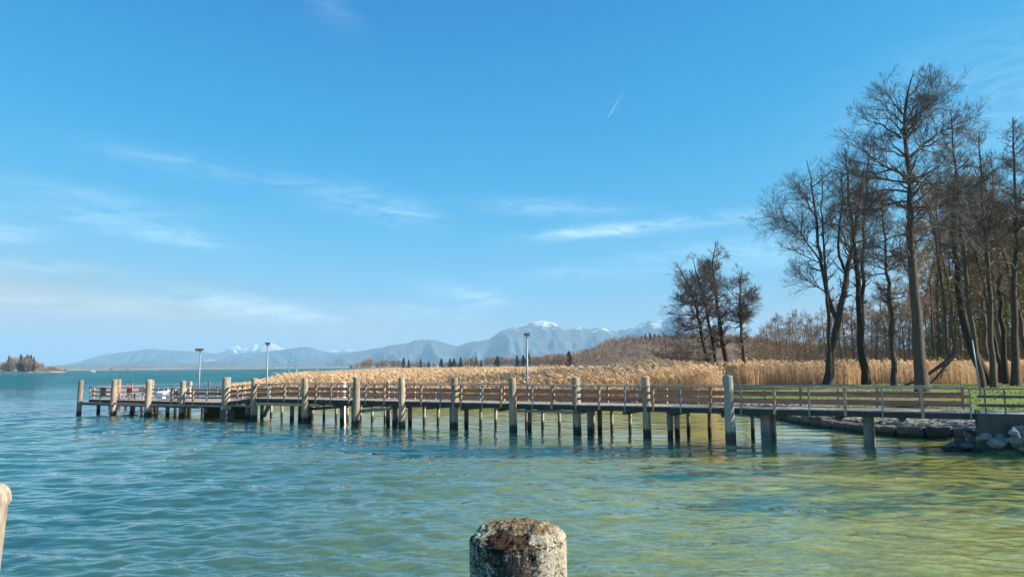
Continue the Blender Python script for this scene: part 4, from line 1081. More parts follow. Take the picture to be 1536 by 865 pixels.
SPR = [(605.5, 536), (613, 539), (631, 538), (643, 542), (662, 537.5), (675, 538), (681, 537.5), (691, 536), (714, 535), (722, 539), (746, 533.5), (775.5, 532.5), (785, 532), (853, 527), (792, 529)]
for k, (px, yt) in enumerate(sorted(SPR)):
    Yd = 820 if px < 840 else 640
    x_, _, zt = at_depth(px, yt, Yd); z0 = gz(x_, Yd); sc = (zt-z0)/12
    lab = 'small dark spruce in the far tree line, %s from the left' % ORD[k]
    if k < 3: cpro[k].location = (x_, Yd, z0); cpro[k].scale = (sc,)*3; cpro[k]['label'] = lab
    else: dup(cpro[k % 3], (x_, Yd, z0), k*1.1, sc, lab).scale = (sc*rf.uniform(.8, 1.5), sc*rf.uniform(.8, 1.5), sc)
def far_bare(h, seed, tw, label, cat, group, wr=.36):
    g = np.random.default_rng(seed); root = empty('far_tree', (0, 0, 0), label, cat, group)
    T = np.array([resample([(0, 0, -.3), (g.normal()*.2, 0, h*.4), (g.normal()*.3, 0, h*.85)], 6)]); V, Fq = tubes(T, np.linspace(.16, .04, 6)[None], 6)
    Q1, R1 = spawn(g, T, np.linspace(.16, .04, 6)[None], 26, .2, 1, lambda t, L, g: h*.38*(1.2-t), 42, 12, .1, .12, 5, .5, .03)
    mesh_np('trunk', *join([(V, Fq), tubes(Q1, R1, 4)]), M['bark'], root, smooth=True, origin=(0, 0, 0))
    n = 700; c = g.normal(size=(n, 3)); c /= np.linalg.norm(c, axis=1, keepdims=True); c *= g.random((n, 1))**.4
    C = c*np.array([h*wr, h*wr, h*.42])+np.array([0, 0, h*.55]); C[:, :2] *= (1+.25*np.sin(C[:, 2:]*1.3+seed))
    d = C-np.array([0, 0, h*.2]); d /= np.linalg.norm(d, axis=1, keepdims=True); d += g.normal(size=(n, 3))*.35
    sd_ = np.cross(d, g.normal(size=(n, 3))); sd_ /= np.linalg.norm(sd_, axis=1, keepdims=True)
    V = np.stack([C-sd_*.13, C+sd_*.13, C+d*h*.1], 1).reshape(-1, 3); mesh_np('crown', V, np.arange(3*n).reshape(-1, 3), tw, root, origin=(0, 0, 0)); return root
fpro = [far_bare(11, 60+k, (M['twig_far'], M['twig_tan'], M['twig_far2'])[k], 'round bare brown tree in the far tree line beyond the reeds', 'tree', 'bare trees in the far tree line') for k in range(3)]
kk = 0
rf = np.random.default_rng(9)
FT = [(px, y_) for px, y_ in [(527, 546), (536, 543), (545, 541), (552, 537.5), (556, 536), (566, 542), (574, 539), (581, 538.5), (590, 539), (598, 540), (619, 541), (626, 542), (637, 543), (651, 543), (669, 542), (686, 543), (698, 536), (706, 537), (710, 536), (718, 540), (730, 536), (736, 534.5), (742, 535), (752, 534), (758, 535), (765, 537), (770, 536), (780, 536), (797, 534), (803, 533), (808, 534), (814, 533.5), (820, 531), (826, 530), (832, 530), (838, 529), (844, 529.5), (860, 527)]]
for px, y_ in FT:
    Yd = rf.uniform(780, 900) if px < 800 else rf.uniform(600, 700)
    x_, _, zt = at_depth(px, y_, Yd); z0 = gz(x_, Yd); sc = max(.3, (zt-z0)/11)
    if kk < 3: fpro[kk].location = (x_, Yd, z0); fpro[kk].scale = (sc*1.15, sc*1.15, sc)
    else: dup(fpro[kk % 3], (x_, Yd, z0), kk*.9, sc)
    kk += 1
# wooded hill on the right
HP = [(820, 545), (850, 538), (870, 529), (890, 521), (905, 514), (925, 508), (950, 506), (975, 507), (1000, 505), (1030, 501), (1060, 500), (1100, 505), (1150, 512), (1220, 520), (1300, 524), (1420, 530), (1600, 536)]
HY = 900.0
hx = np.array([at_depth(a, b_, HY)[0] for a, b_ in HP]); hz = np.array([max(at_depth(a, b_, HY)[2], 0) for a, b_ in HP])-7
def hill_z(x, y):
    v_ = (y-HY)/np.where(y < HY, 260, 500)
    pr_ = np.interp(x*HY/np.maximum(y, 500)*.5+x*.5, hx, hz, left=-8, right=0)
    return np.maximum(pr_, -6)*np.clip(1-np.abs(v_)**1.6, 0, 1)-.5
gx, gy = np.meshgrid(np.linspace(20, 760, 120), np.linspace(630, 1400, 60), indexing='ij')
V = np.stack([gx, gy, hill_z(gx, gy)], -1).reshape(-1, 3); i, j = np.meshgrid(np.arange(119), np.arange(59), indexing='ij'); bq = (i*60+j).ravel()
o = mesh_np('hill', V, np.stack([bq, bq+60, bq+61, bq+1], 1), plain('hill_floor', (.11, .075, .048), .95, 0, .3, .05), smooth=True); tag(o, kind='structure')
def wood_mass(name, pts, hs, seed, mats, label, nf=70, wr=.34):
    """a mass of small bare crowns: each a trunk and many twig slivers"""
    g = np.random.default_rng(seed); n = len(pts)
    cz = g.normal(size=(n, nf, 3)); cz /= np.linalg.norm(cz, axis=2, keepdims=True); cz *= (g.random((n, nf, 1))**.45)
    C = pts[:, None, :]+np.stack([cz[..., 0]*hs[:, None]*wr, cz[..., 1]*hs[:, None]*wr, hs[:, None]*(.62+cz[..., 2]*.38)], -1)
    C = C.reshape(-1, 3); hh = np.repeat(hs, nf)
    d = g.normal(size=C.shape)*.5+np.array([0, 0, .8]); d /= np.linalg.norm(d, axis=1, keepdims=True)
    s = np.cross(d, g.normal(size=C.shape)); s /= np.linalg.norm(s, axis=1, keepdims=True)
    L_ = (hh*g.uniform(.06, .16, len(C)))[:, None]; w_ = (hh*g.uniform(.014, .034, len(C)))[:, None]
    V = np.stack([C-s*w_, C+s*w_, C+d*L_], 1).reshape(-1, 3); Fq = np.arange(len(V)).reshape(-1, 3)
    mi = np.repeat(g.choice(len(mats), n, p=[.42, .3, .2, .08][:len(mats)]), nf)
    T = np.stack([pts-[0, 0, .5], pts+np.stack([np.zeros(n), np.zeros(n), hs*.7], 1)], 1); V2, F2 = tubes(T, np.stack([hs*.018, hs*.006], 1), 4)
    ob = mesh_np(name, np.concatenate([V, V2]), [Fq, F2+len(V)], mats, midx=np.concatenate([mi, np.zeros(len(F2), int)]))
    return tag(ob, label, 'wood', kind='stuff')
n = 2600
x_ = RNG.uniform(40, 620, n); y_ = RNG.uniform(650, 1010, n); hz_ = hill_z(x_, y_)
k_ = hz_ > -.4; pts = np.stack([x_, y_, hz_], 1)[k_]
wood_mass('hillside_wood', pts, RNG.uniform(6.5, 12, len(pts)), 15, [M['twig_far'], M['twig_tan'], M['twig_far2'], M['needle']], 'brown leafless wood covering the rounded hill behind the reeds', 64)
# spruces standing out on the hill
for k, (px, yt) in enumerate([(968, 500), (975, 499), (982, 500), (988, 502), (962, 503), (996, 500)]):
    x_, _, zt = at_depth(px, yt, 880); z0 = float(hill_z(np.array([x_]), np.array([880.]))[0]); sc = max(.4, (zt-z0)/12)
    o = dup(cpro[k % 3], (x_, 880, z0), k, sc, 'dark spruce standing out on the crest of the wooded hill'); o['group'] = 'spruces on the hill crest'

# island on the left
IY = 1180
isl_pts = []
for a in np.linspace(0, 2*PI, 40, endpoint=False):
    isl_pts.append((-868+62*2.0*math.cos(a) + (0 if math.cos(a) < 0 else -62*.9*math.cos(a)*0), IY+45+50*math.sin(a)))
cx, cy = np.mean(isl_pts, 0)
V = [(x, y, -4) for x, y in isl_pts]+[(x, y, .15) for x, y in isl_pts]+[(cx+(x-cx)*.9, cy+(y-cy)*.9, 1.0) for x, y in isl_pts]+[(cx, cy, 1.4)]
n = len(isl_pts); Fq = [(i, (i+1) % n, n+(i+1) % n, n+i) for i in range(n)]+[(n+i, n+(i+1) % n, 2*n+(i+1) % n, 2*n+i) for i in range(n)]
o = mesh_np('island', V, [np.array(Fq), np.array([(2*n+i, 2*n+(i+1) % n, 3*n) for i in range(n)])], plain('island_shore', (.36, .31, .22), .95, 0, .3, .1), smooth=True); tag(o, kind='structure')
IC = [(14, 533), (17, 536), (31.5, 531), (34, 534), (41, 531.5), (44, 533), (47, 532), (51, 535), (38, 535)]
for k, (px, yt) in enumerate(IC):
    Yd = IY+rf.uniform(8, 30); x_, _, zt = at_depth(px, yt, Yd); sc = (zt-1)/12
    o = dup(cpro[k % 3], (x_, Yd, .8), k, sc, 'tall dark evergreen among the island trees, %s from the left' % ORD[sorted(q[0] for q in IC).index(px)]); o['group'] = 'evergreens on the small island'; o.name = 'island_evergreen'; o.scale = (sc*.75, sc*.75, sc)
for k, px in enumerate([0, 4, 8, 11, 15, 19, 22, 25, 28, 33, 37, 42, 46, 50, 53, 56, 59, 63, -5, -10]):
    yt = 537+rf.uniform(-2, 6) if 12 < px < 54 else 544+rf.uniform(-3, 3)
    if 20 < px < 28: yt = 535
    Yd = IY+rf.uniform(0, 45); x_, _, zt = at_depth(px, yt, Yd); sc = (zt-1)/11
    o = dup(fpro[k % 3], (x_, Yd, .8), k, sc, 'bare grey-brown tree on the small island at the left'); o['group'] = 'bare trees on the small island'; o.name = 'island_tree'; o.scale = (sc*.8, sc*.8, sc)
for k, (px, yt) in enumerate([(66, 551), (70, 550.5), (74, 549), (78, 548.5), (82, 550), (86, 551.5), (90, 553), (60, 550), (6, 550), (12, 551)]):
    Yd = IY+rf.uniform(0, 30); x_, _, zt = at_depth(px, yt, Yd); sc = max(.2, (zt-.5)/11)
    o = dup(fpro[k % 2], (x_, Yd, .5), k, sc, 'low russet shrub along the shore of the small island'); o['group'] = 'shrubs on the small island'; o.name = 'island_shrub'; o.scale = (sc*1.6, sc*1.6, sc)
for k, (px, yb, yt, sx, lab) in enumerate([(167, 555.6, 550.5, 1.6, 'brown shrub clump standing in the lake right of the motor boat'), (192.5, 555.2, 552, 1.5, 'smaller brown shrub clump in the lake, farther right'), (97, 556, 552.5, 1.8, 'low shrub clump in the water off the tip of the island')]):
    Yd = 1300; x_, _, zt = at_depth(px, yt, Yd); sc = zt/11
    for q in range(1):
        o = dup(fpro[1 if k < 2 else 0], (x_, Yd, -.3), k, sc, lab); o['group'] = 'shrub clumps in the lake'; o.name = 'lake_shrub'; o.scale = (sc*sx, sc*sx, sc)

# far shore: flat wooded bank across the lake
FY = 5200.0
n = 900
gxs = np.linspace(-4200, 900, 500)
V, Fq = [], []
hh = np.array([2+2.0*abs(mnoise.noise((x*.004, 2, 0)))*6 for x in gxs])
for x, h in zip(gxs, hh): V += [(x, FY, -4), (x, FY+8, 1.2), (x, FY+60, h*.35), (x, FY+900, h*2.0)]
for i in range(len(gxs)-1):
    for j in range(3): Fq.append((i*4+j, (i+1)*4+j, (i+1)*4+j+1, i*4+j+1))
o = mesh_np('far_shore', V, np.array(Fq), plain('far_shore_land', (.25, .19, .12), .95, 0, .35, .01), smooth=True); tag(o, kind='structure')
x_ = RNG.uniform(-4200, 700, 2600); y_ = FY+30+RNG.random(2600)**2*700
pts = np.stack([x_, y_, np.interp(x_, gxs, hh)*.4], 1)
dens = np.array([mnoise.noise((a*.003, 7, 0)) for a in x_]); k_ = dens > -.2
wood_mass('far_shore_wood', pts[k_], RNG.uniform(9, 22, k_.sum()), 16, [M['twig_far'], M['twig_far2'], M['needle'], M['twig_tan']], 'thin line of brown woods along the far shore of the lake', 30, .5)

# boats
def small_boat(px, yb, Yd, L_, label):
    x, y = on_plane(px, yb) if Yd is None else (at_depth(px, yb, Yd)[0], Yd)
    root = empty('motor_boat', (x, y, 0), label, 'boat')
    sec = []
    for t, w_, zb in ((-.5, .30, .02), (-.3, .34, -.05), (0, .34, -.1), (.3, .22, -.05), (.5, .01, .15)):
        sec.append([(t*L_, -w_*L_*.5, .22*L_*.45+.03*L_*max(t, 0)), (t*L_, -w_*L_*.35, zb), (t*L_, w_*L_*.35, zb), (t*L_, w_*L_*.5, .22*L_*.45+.03*L_*max(t, 0))])
    mb = MB(); vs = [(x+p_[0], y+p_[1], p_[2]) for s_ in sec for p_ in s_]
    fs = [(i*4+j, i*4+j+1, i*4+5+j, i*4+4+j) for i in range(4) for j in range(3)]+[(i*4+3, i*4, i*4+4, i*4+7) for i in range(4)]+[(0, 3, 2, 1)]
    mb.add(vs, fs); mb.build('hull', M['white'], root)
    mb = MB(); mb.box(x-.28*L_, x+.12*L_, y-.11*L_, y+.11*L_, .1*L_, .24*L_); mb.build('cabin', M['white'], root)
    mb = MB(); mb.box(x-.26*L_, x+.125*L_, y-.112*L_, y+.112*L_, .16*L_, .21*L_); mb.build('windows', M['lamp'], root)
small_boat(138.5, 557, 1000, 9.5, 'white motor boat out on the lake near the small island')
small_boat(383.5, 552.5, 2600, 10, 'tiny white motor boat far out between the two left lamp posts')
def sail_boat(px, Yd, hm, label):
    x, y = at_depth(px, 551, Yd)[0], Yd
    root = empty('sailing_boat', (x, y, 0), label, 'sailing boat', 'sailing boats far out on the lake')
    mb = MB(); vs, fs = [], []
    L_ = hm*.75
    for t, w_, zz in ((-.5, .12, .7), (-.2, .17, .6), (.2, .14, .65), (.5, .01, .85)): vs += [(x+t*L_, y-w_*L_, zz), (x+t*L_, y, -.3), (x+t*L_, y+w_*L_, zz)]
    for i in range(3): fs += [(i*3, i*3+1, i*3+4, i*3+3), (i*3+1, i*3+2, i*3+5, i*3+4), (i*3+2, i*3, i*3+3, i*3+5)]
    fs.append((0, 2, 1)); mb.add(vs, fs); mb.build('hull', M['white'], root)
    mb = MB(); mb.tube([(x+.05*L_, y, .5), (x+.05*L_, y, hm)], [.09, .05], 6); mb.build('mast', M['steel'], root)
    mb = MB()
    pm = [(x+.04*L_, y, 1.3), (x-.48*L_, y+.5, 1.4), (x+.04*L_, y+.05, hm*.98), (x-.2*L_, y+.55, hm*.45)]
    mb.add([*pm, *[(a, b_+.06, c_) for a, b_, c_ in pm]], [(0, 1, 3), (0, 3, 2), (4, 7, 5), (4, 6, 7), (1, 2, 3), (5, 7, 6)]); mb.build('mainsail', M['white'], root)
    mb = MB(); pj = [(x+.07*L_, y, hm*.85), (x+.48*L_, y, .9), (x+.1*L_, y+.4, 1.1)]
    mb.add([*pj, *[(a, b_+.06, c_) for a, b_, c_ in pj]], [(0, 1, 2), (3, 5, 4)]); mb.build('foresail', M['white'], root)
sail_boat(442.5, 2100, 12.5, 'small white sailing boat above the reeds right of the second lamp')
sail_boat(513.5, 2500, 12, 'small white sailing boat at the left end of the far tree line')

# ------------------------------------------------------------------ mountains
def mountain_mat(name, snow_z, snow_soft, forest=(.03, .038, .034), rock=(.22, .2, .18), amt=1.0):
    m, nt, p, out = new_mat(name)
    ge = nt.nodes.new('ShaderNodeNewGeometry'); sx = nt.nodes.new('ShaderNodeSeparateXYZ'); nt.links.new(ge.outputs['Position'], sx.inputs[0])
    n1 = noise_tex(nt, ge.outputs['Position'], .0055, 10, .72); n2 = noise_tex(nt, ge.outputs['Position'], .0015, 6, .6)
    col = ramp(nt, n2, [(.35, forest), (.6, tuple(x*2.2 for x in forest)), (.75, rock)])
    ma = N(nt, 'ShaderNodeMath', operation='MULTIPLY_ADD', ins={1: snow_soft*2.6, 2: -snow_soft*1.3}); nt.links.new(n1, ma.inputs[0])
    su = N(nt, 'ShaderNodeMath', operation='ADD'); nt.links.new(sx.outputs[2], su.inputs[0]); nt.links.new(ma.outputs[0], su.inputs[1])
    mr = N(nt, 'ShaderNodeMapRange', ins={1: snow_z, 2: snow_z+snow_soft*.34, 3: 0, 4: amt}); nt.links.new(su.outputs[0], mr.inputs[0])
    nt.links.new(mixc(nt, mr.outputs[0], col, (.82, .84, .87)), p.inputs['Base Color']); p.inputs['Roughness'].default_value = .95
    return m
def ridge(prof, Yd, depth, mat, rough=.10, seed=0, nx=520, ny=44):
    px = np.array([q[0] for q in prof], float); py = np.array([q[1] for q in prof], float)
    w3 = np.array([at_depth(a, b_, Yd) for a, b_ in prof])
    xs = np.linspace(w3[0, 0], w3[-1, 0], nx); zs = np.interp(xs, w3[:, 0], w3[:, 2])
    zmax = zs.max()
    V = np.zeros((nx, ny, 3))
    vv = np.linspace(-1, .9, ny)
    for i, x in enumerate(xs):
        off = depth*.18*mnoise.fractal((x/zmax*.35, seed, 0), 1, 2, 4)
        zc = zs[i]*(1+.008*mnoise.fractal((x/zmax*6, seed+3, 0), 1, 2, 4))
        for j, v in enumerate(vv):
            yy = Yd+off+v*depth
            s = 1-abs(v)**1.15*.5-abs(v)*.5
            nz = mnoise.ridged_multi_fractal((x/zmax*1.25+v*.4, seed*3.3+v*1.1, 0), 1.0, 2.1, 5, 1.0, 2.0)-1.9
            z = zc*s+zmax*rough*min(nz, .02)*min(1, abs(v)*2.4)*min(1, s*3)
            if v < 0: z = min(z, zc*(EYE*0+1)*(yy/ (Yd+off))**1.0*1.0) if False else z
            V[i, j] = (x*(1+v*depth/Yd*.6), yy, max(z, -2) if 0 < j < ny-1 else -4)
    i, j = np.meshgrid(np.arange(nx-1), np.arange(ny-1), indexing='ij'); bq = (i*ny+j).ravel()
    o = mesh_np('mountain', V.reshape(-1, 3), np.stack([bq, bq+ny, bq+ny+1, bq+1], 1), mat, smooth=True)
    return tag(o, kind='structure')
def H(n): return n
main = [(470, 541), (500, 534), (520, 530), (545, 524), (560, 521), (572, 519), (580, 516), (588, 515.5), (600, 514), (612, 512), (622, 508.5), (632, 507), (642, 507.5), (652, 508.5), (664, 511), (675, 514.5), (686, 517.5), (693, 515), (702, 512), (712, 510.5), (722, 509.5), (735, 507), (743, 501), (750, 495), (758, 492), (765, 489.5), (775, 487.5), (785, 487), (793, 483), (800, 481), (808, 480), (815, 478.5), (822, 480), (830, 481), (840, 485), (850, 490), (856, 491.5), (862, 489), (870, 486), (878, 488.5), (886, 489.5), (896, 488), (905, 487.5), (914, 490), (922, 493.5), (930, 494), (938, 490), (946, 489), (956, 488), (964, 483), (975, 478), (985, 480), (995, 477), (1008, 470), (1020, 467), (1032, 470), (1050, 478), (1075, 488), (1110, 500), (1160, 512), (1230, 520), (1330, 530)]
ridge(main, 12000, 3000, mountain_mat('main_mountain', 600, 420, amt=.78), .28, 1)
ridge([(80, 549), (110, 543), (130, 538), (150, 533), (170, 529), (190, 526), (205, 523.5), (225, 522), (240, 523), (262, 525), (285, 526), (310, 528), (335, 531), (370, 534), (420, 538), (480, 545)], 15000, 2600, mountain_mat('left_mountain', 5000, 100), .16, 2)
ridge([(320, 546), (340, 537), (360, 531), (385, 530), (405, 525), (425, 522), (440, 520), (452, 518.5), (466, 520.5), (480, 525), (495, 528), (520, 530), (560, 536), (600, 545)], 13500, 2200, mountain_mat('middle_mountain', 5000, 100), .18, 3)
ridge([(300, 545), (318, 531), (332, 528), (342, 523), (350, 518.5), (357, 517), (362, 522), (370, 519), (380, 514), (386, 516), (396, 512), (404, 513), (412, 516), (424, 521), (440, 527), (462, 530), (480, 527), (495, 523.5), (508, 525), (520, 522), (532, 525), (550, 532), (590, 545)], 18500, 2600, mountain_mat('snow_mountain', 380, 300, amt=.6), .2, 4)
ridge([(40, 551), (90, 547.5), (140, 545), (190, 543), (220, 540.5), (250, 541.5), (290, 544), (320, 541), (345, 543.5), (390, 545), (440, 545.5), (500, 548), (540, 550)], 8500, 1400, mountain_mat('foothill', 5000, 100, (.045, .05, .035)), .12, 5)

# ------------------------------------------------------------------ foreground posts on the viewer's jetty
m, nt, p, out = new_mat('lichen_post')
v = coords(nt)
gn = noise_tex(nt, coords(nt, (16, 16, 1.2)), 3, 6, .7, .4)
base = ramp(nt, gn, [(.3, (.035, .026, .02)), (.7, (.13, .10, .075))])
n1 = noise_tex(nt, v, 13, 8, .78, .5); n2 = noise_tex(nt, v, 85, 6, .75, .4); n3 = noise_tex(nt, v, 150, 4, .7)
lich = ramp(nt, n3, [(.3, (.13, .12, .09)), (.5, (.33, .295, .215)), (.7, (.55, .50, .39))])
av = N(nt, 'ShaderNodeAttribute', attribute_name='bare')
s1 = N(nt, 'ShaderNodeMath', operation='MULTIPLY_ADD', ins={1: .55, 2: 0}); nt.links.new(n1, s1.inputs[0])
s2 = N(nt, 'ShaderNodeMath', operation='MULTIPLY_ADD', ins={1: .62}); nt.links.new(n2, s2.inputs[0]); nt.links.new(s1.outputs[0], s2.inputs[2])
s3 = N(nt, 'ShaderNodeMath', operation='SUBTRACT'); nt.links.new(s2.outputs[0], s3.inputs[0]); nt.links.new(av.outputs['Fac'], s3.inputs[1])
lm = ramp(nt, s3.outputs[0], [(.51, 0), (.56, 1)])
col = mixc(nt, ramp(nt, s3.outputs[0], [(.40, 0), (.49, .85)]), base, (.028, .026, .02))
mossn = noise_tex(nt, v, 22, 6, .7)
am = N(nt, 'ShaderNodeAttribute', attribute_name='moss')
mm = N(nt, 'ShaderNodeMath', operation='MULTIPLY'); nt.links.new(am.outputs['Fac'], mm.inputs[0]); nt.links.new(ramp(nt, mossn, [(.36, 0), (.5, 1)]), mm.inputs[1])
col = mixc(nt, lm, col, lich)
col = mixc(nt, mm.outputs[0], col, ramp(nt, n3, [(.3, (.08, .05, .026)), (.7, (.24, .165, .09))]))
ar = N(nt, 'ShaderNodeAttribute', attribute_name='rust')
col = mixc(nt, ar.outputs['Fac'], col, ramp(nt, gn, [(.3, (.025, .015, .010)), (.7, (.09, .052, .033))]))
nt.links.new(col, p.inputs['Base Color']); p.inputs['Roughness'].default_value = .95; p.inputs['Specular IOR Level'].default_value = .15
hb_ = N(nt, 'ShaderNodeMath', operation='MULTIPLY_ADD', ins={1: .6}); nt.links.new(n3, hb_.inputs[0]); nt.links.new(lm, hb_.inputs[2])
bump(nt, hb_.outputs[0], .8, .008, p)
def big_post():
    cx, cy, zr = at_depth(777, 802, 2.83)
    R0 = .182; nth, K = 220, 150
    zt = zr+.075
    zs_body = list(np.linspace(-2.2, zr-1.0, 20))+list(np.linspace(zr-.99, zr-.01, 90))
    V, bare, moss, rust = [], [], [], []
    prof = [(z, 1.0, 0) for z in zs_body]
    # worn, chamfered shoulder and dome
    for t in np.linspace(0, 1, 40): prof.append((None, t, 1))
    fl = [(math.radians(a), w_) for a, w_ in ((-115, .10), (-60, .05), (-10, .03), (60, .05), (140, .08), (200, .04))]
    for k, (z, t, top) in enumerate(prof):
        for i in range(nth):
            th = 2*PI*i/nth; c_, s_ = math.cos(th), math.sin(th)
            if not top:
                R_ = R0*(1+.10*(zr-z)/1.0*.35)
                n_ = .035*mnoise.fractal((c_*1.4, s_*1.4, z*.7), 1, 2, 4)+.02*mnoise.noise((c_*7, s_*7, z*.8))+.016*mnoise.fractal((c_*9, s_*9, z*9*R0*5), 1, 2, 3)
                crack = -.05*max(0, 1-abs(((th-math.radians(-38)+PI) % (2*PI))-PI)/.035)-.035*max(0, 1-abs(((th-math.radians(-75)+PI) % (2*PI))-PI)/.02)
                r_ = R_*(1+n_+crack); zz_ = z
            else:
                # t 0..1 from rim to centre
                rr_ = 1-t
                sh_ = min(1, t/.35)
                r_ = R0*rr_**.8*(1+.035*mnoise.fractal((c_*1.4, s_*1.4, zr*.7), 1, 2, 4)*(1-t))
                x_, y_ = c_*r_/R0, s_*r_/R0
                zz_ = zr-.012+.046*(1-(rr_)**5)+.012*(1-rr_)
                # front left facet is cut lower
                cut = max(0, -(y_*.8+x_*.42)-.15)
                zz_ -= .075*cut
                zz_ += .012*mnoise.fractal((x_*3, y_*3, 4), 1, 2, 5)+.006*mnoise.noise((x_*14, y_*14, 1))
            V.append((cx+r_*c_, cy+r_*s_, zz_))
            x_, y_ = r_*c_/R0, r_*s_/R0
            e = mnoise.fractal((x_*4, y_*4, zz_*14), 1, 2, 4)
            hgt = (zz_-zr)
            rp = math.hypot((x_+.22)/.48, (hgt-.004)/.03) if y_ < -.2 else 9
            rust.append(1.0 if (rp+.5*e) < .85 else 0.0)
            moss.append(max(0., min(1., (hgt-.015)*40+e*.5)))
            bare.append(.11*max(0, min(1, 1.2-abs(x_+.1+.35*e)*1.3))*(1 if hgt < 0 else .3)-.02)
    nr = len(prof)
    k, i = np.meshgrid(np.arange(nr-1), np.arange(nth), indexing='ij'); i2 = (i+1) % nth
    Fq = np.stack([k*nth+i, k*nth+i2, (k+1)*nth+i2, (k+1)*nth+i], -1).reshape(-1, 4)
    o = mesh_np('foreground_post', V, Fq, m, smooth=True, origin=(cx, cy, 0), attrs={'bare': bare, 'moss': moss, 'rust': rust})
    tag(o, 'lichen-crusted thick wooden post with a worn rounded top, close to the viewer', 'post')
big_post()
M['pale'] = wood('pale_sunlit_wood', (.12, .095, .07), (.46, .385, .30), (.22, .19, .15), (30, 30, 1.6), bd=.004)
cx, cy, zt = at_depth(-20, 729, 3.3)
K = 34; n = 48; V = []
for k in range(K):
    t = k/(K-1)
    if k < 26: z = -2.4+(zt-.09+2.4)*(k/25); r_ = .082; 
    else:
        u = (k-25)/(K-1-25); z = zt-.09+.105*math.sin(u*PI/2); r_ = .096*math.cos(u*PI/2*.985)**.55
    for i in range(n):
        th = 2*PI*i/n
        q = r_*(1+.10*mnoise.noise((math.cos(th)*2, math.sin(th)*2, z*2.6))+.07*mnoise.noise((math.cos(th)*7, math.sin(th)*7, z*1.2))+.05*mnoise.fractal((math.cos(th)*5, math.sin(th)*5, z*14), 1, 2, 3))
        V.append((cx-.045*(zt-z)+q*math.cos(th), cy+q*math.sin(th), z))
Fs = [(k*n+i, k*n+(i+1) % n, (k+1)*n+(i+1) % n, (k+1)*n+i) for k in range(K-1) for i in range(n)]
o = mesh_np('foreground_post', V, np.array(Fs), M['pale'], smooth=True, origin=(cx, cy, 0))
tag(o, 'pale sunlit wooden post cut off by the left edge of the photo', 'post')

# ------------------------------------------------------------------ contrail high in the sky
a, c = np.array(at_depth(912, 176, 9000)), np.array(at_depth(937, 136, 9000))
K = 24; n = 8; V = []; fade = []
dr = (c-a); Lc = np.linalg.norm(dr); dr = dr/Lc; u1 = np.cross(dr, [0, 0, 1.]); u1 /= np.linalg.norm(u1); u2 = np.cross(dr, u1)
for k in range(K):
    t = k/(K-1); r_ = 7+16*t
    for i in range(n):
        th = 2*PI*i/n; V.append(a+dr*Lc*t+u1*math.cos(th)*r_+u2*math.sin(th)*r_); fade.append(.26*(1-t)**1.2+.01)
Fs = [(k*n+i, k*n+(i+1) % n, (k+1)*n+(i+1) % n, (k+1)*n+i) for k in range(K-1) for i in range(n)]
m, nt, p, out = new_mat('contrail_vapour'); nt.nodes.remove(p)
at = N(nt, 'ShaderNodeAttribute', attribute_name='fade'); tr = nt.nodes.new('ShaderNodeBsdfTransparent'); em = N(nt, 'ShaderNodeBsdfDiffuse', ins={'Color': (.95, .95, .95, 1)})
tl = N(nt, 'ShaderNodeBsdfTranslucent', ins={'Color': (.95, .95, .95, 1)}); ad_ = nt.nodes.new('ShaderNodeMixShader'); nt.links.new(em.outputs[0], ad_.inputs[1]); nt.links.new(tl.outputs[0], ad_.inputs[2])
mx = nt.nodes.new('ShaderNodeMixShader'); nt.links.new(at.outputs['Fac'], mx.inputs[0]); nt.links.new(tr.outputs[0], mx.inputs[1]); nt.links.new(ad_.outputs[0], mx.inputs[2]); nt.links.new(mx.outputs[0], out.inputs[0])
o = mesh_np('contrail', V, np.array(Fs), m, smooth=True, attrs={'fade': fade}); tag(o, 'short thin white vapour trail high in the clear blue sky', 'contrail')

# ------------------------------------------------------------------ sky, sun, haze
SUN_EL, SUN_AZ = math.radians(33), math.radians(97)       # azimuth from +Y towards +X
w = bpy.data.worlds.new("World"); scene.world = w; w.use_nodes = True
nt = w.node_tree; bg = nt.nodes['Background']
sky = nt.nodes.new('ShaderNodeTexSky'); sky.sky_type = 'NISHITA'; sky.sun_disc = False
sky.sun_elevation = SUN_EL; sky.sun_rotation = SUN_AZ; sky.altitude = 500; sky.air_density = 1.0; sky.dust_density = .3; sky.ozone_density = 2.0
tc = nt.nodes.new('ShaderNodeTexCoord')
sep = nt.nodes.new('ShaderNodeSeparateColor'); nt.links.new(sky.outputs[0], sep.inputs[0])
# the sky texture's own brightness picks the hue of this clear spring sky (deep azure overhead, pale at the horizon)
ky = N(nt, 'ShaderNodeMath', operation='DIVIDE', ins={1: 7.2}); nt.links.new(sep.outputs[1], ky.inputs[0])
sk = ramp(nt, ky.outputs[0], [(.24, (.010, .263, .65)), (.29, (.016, .33, .72)), (.365, (.03, .40, .80)), (.46, (.065, .471, .855)), (.585, (.14, .556, .87)), (.68, (.22, .586, .85)), (.795, (.37, .60, .70)), (.88, (.64, .68, .60))])
hs = N(nt, 'ShaderNodeVectorMath', operation='SCALE', ins={3: 4.35}); nt.links.new(sk, hs.inputs[0])
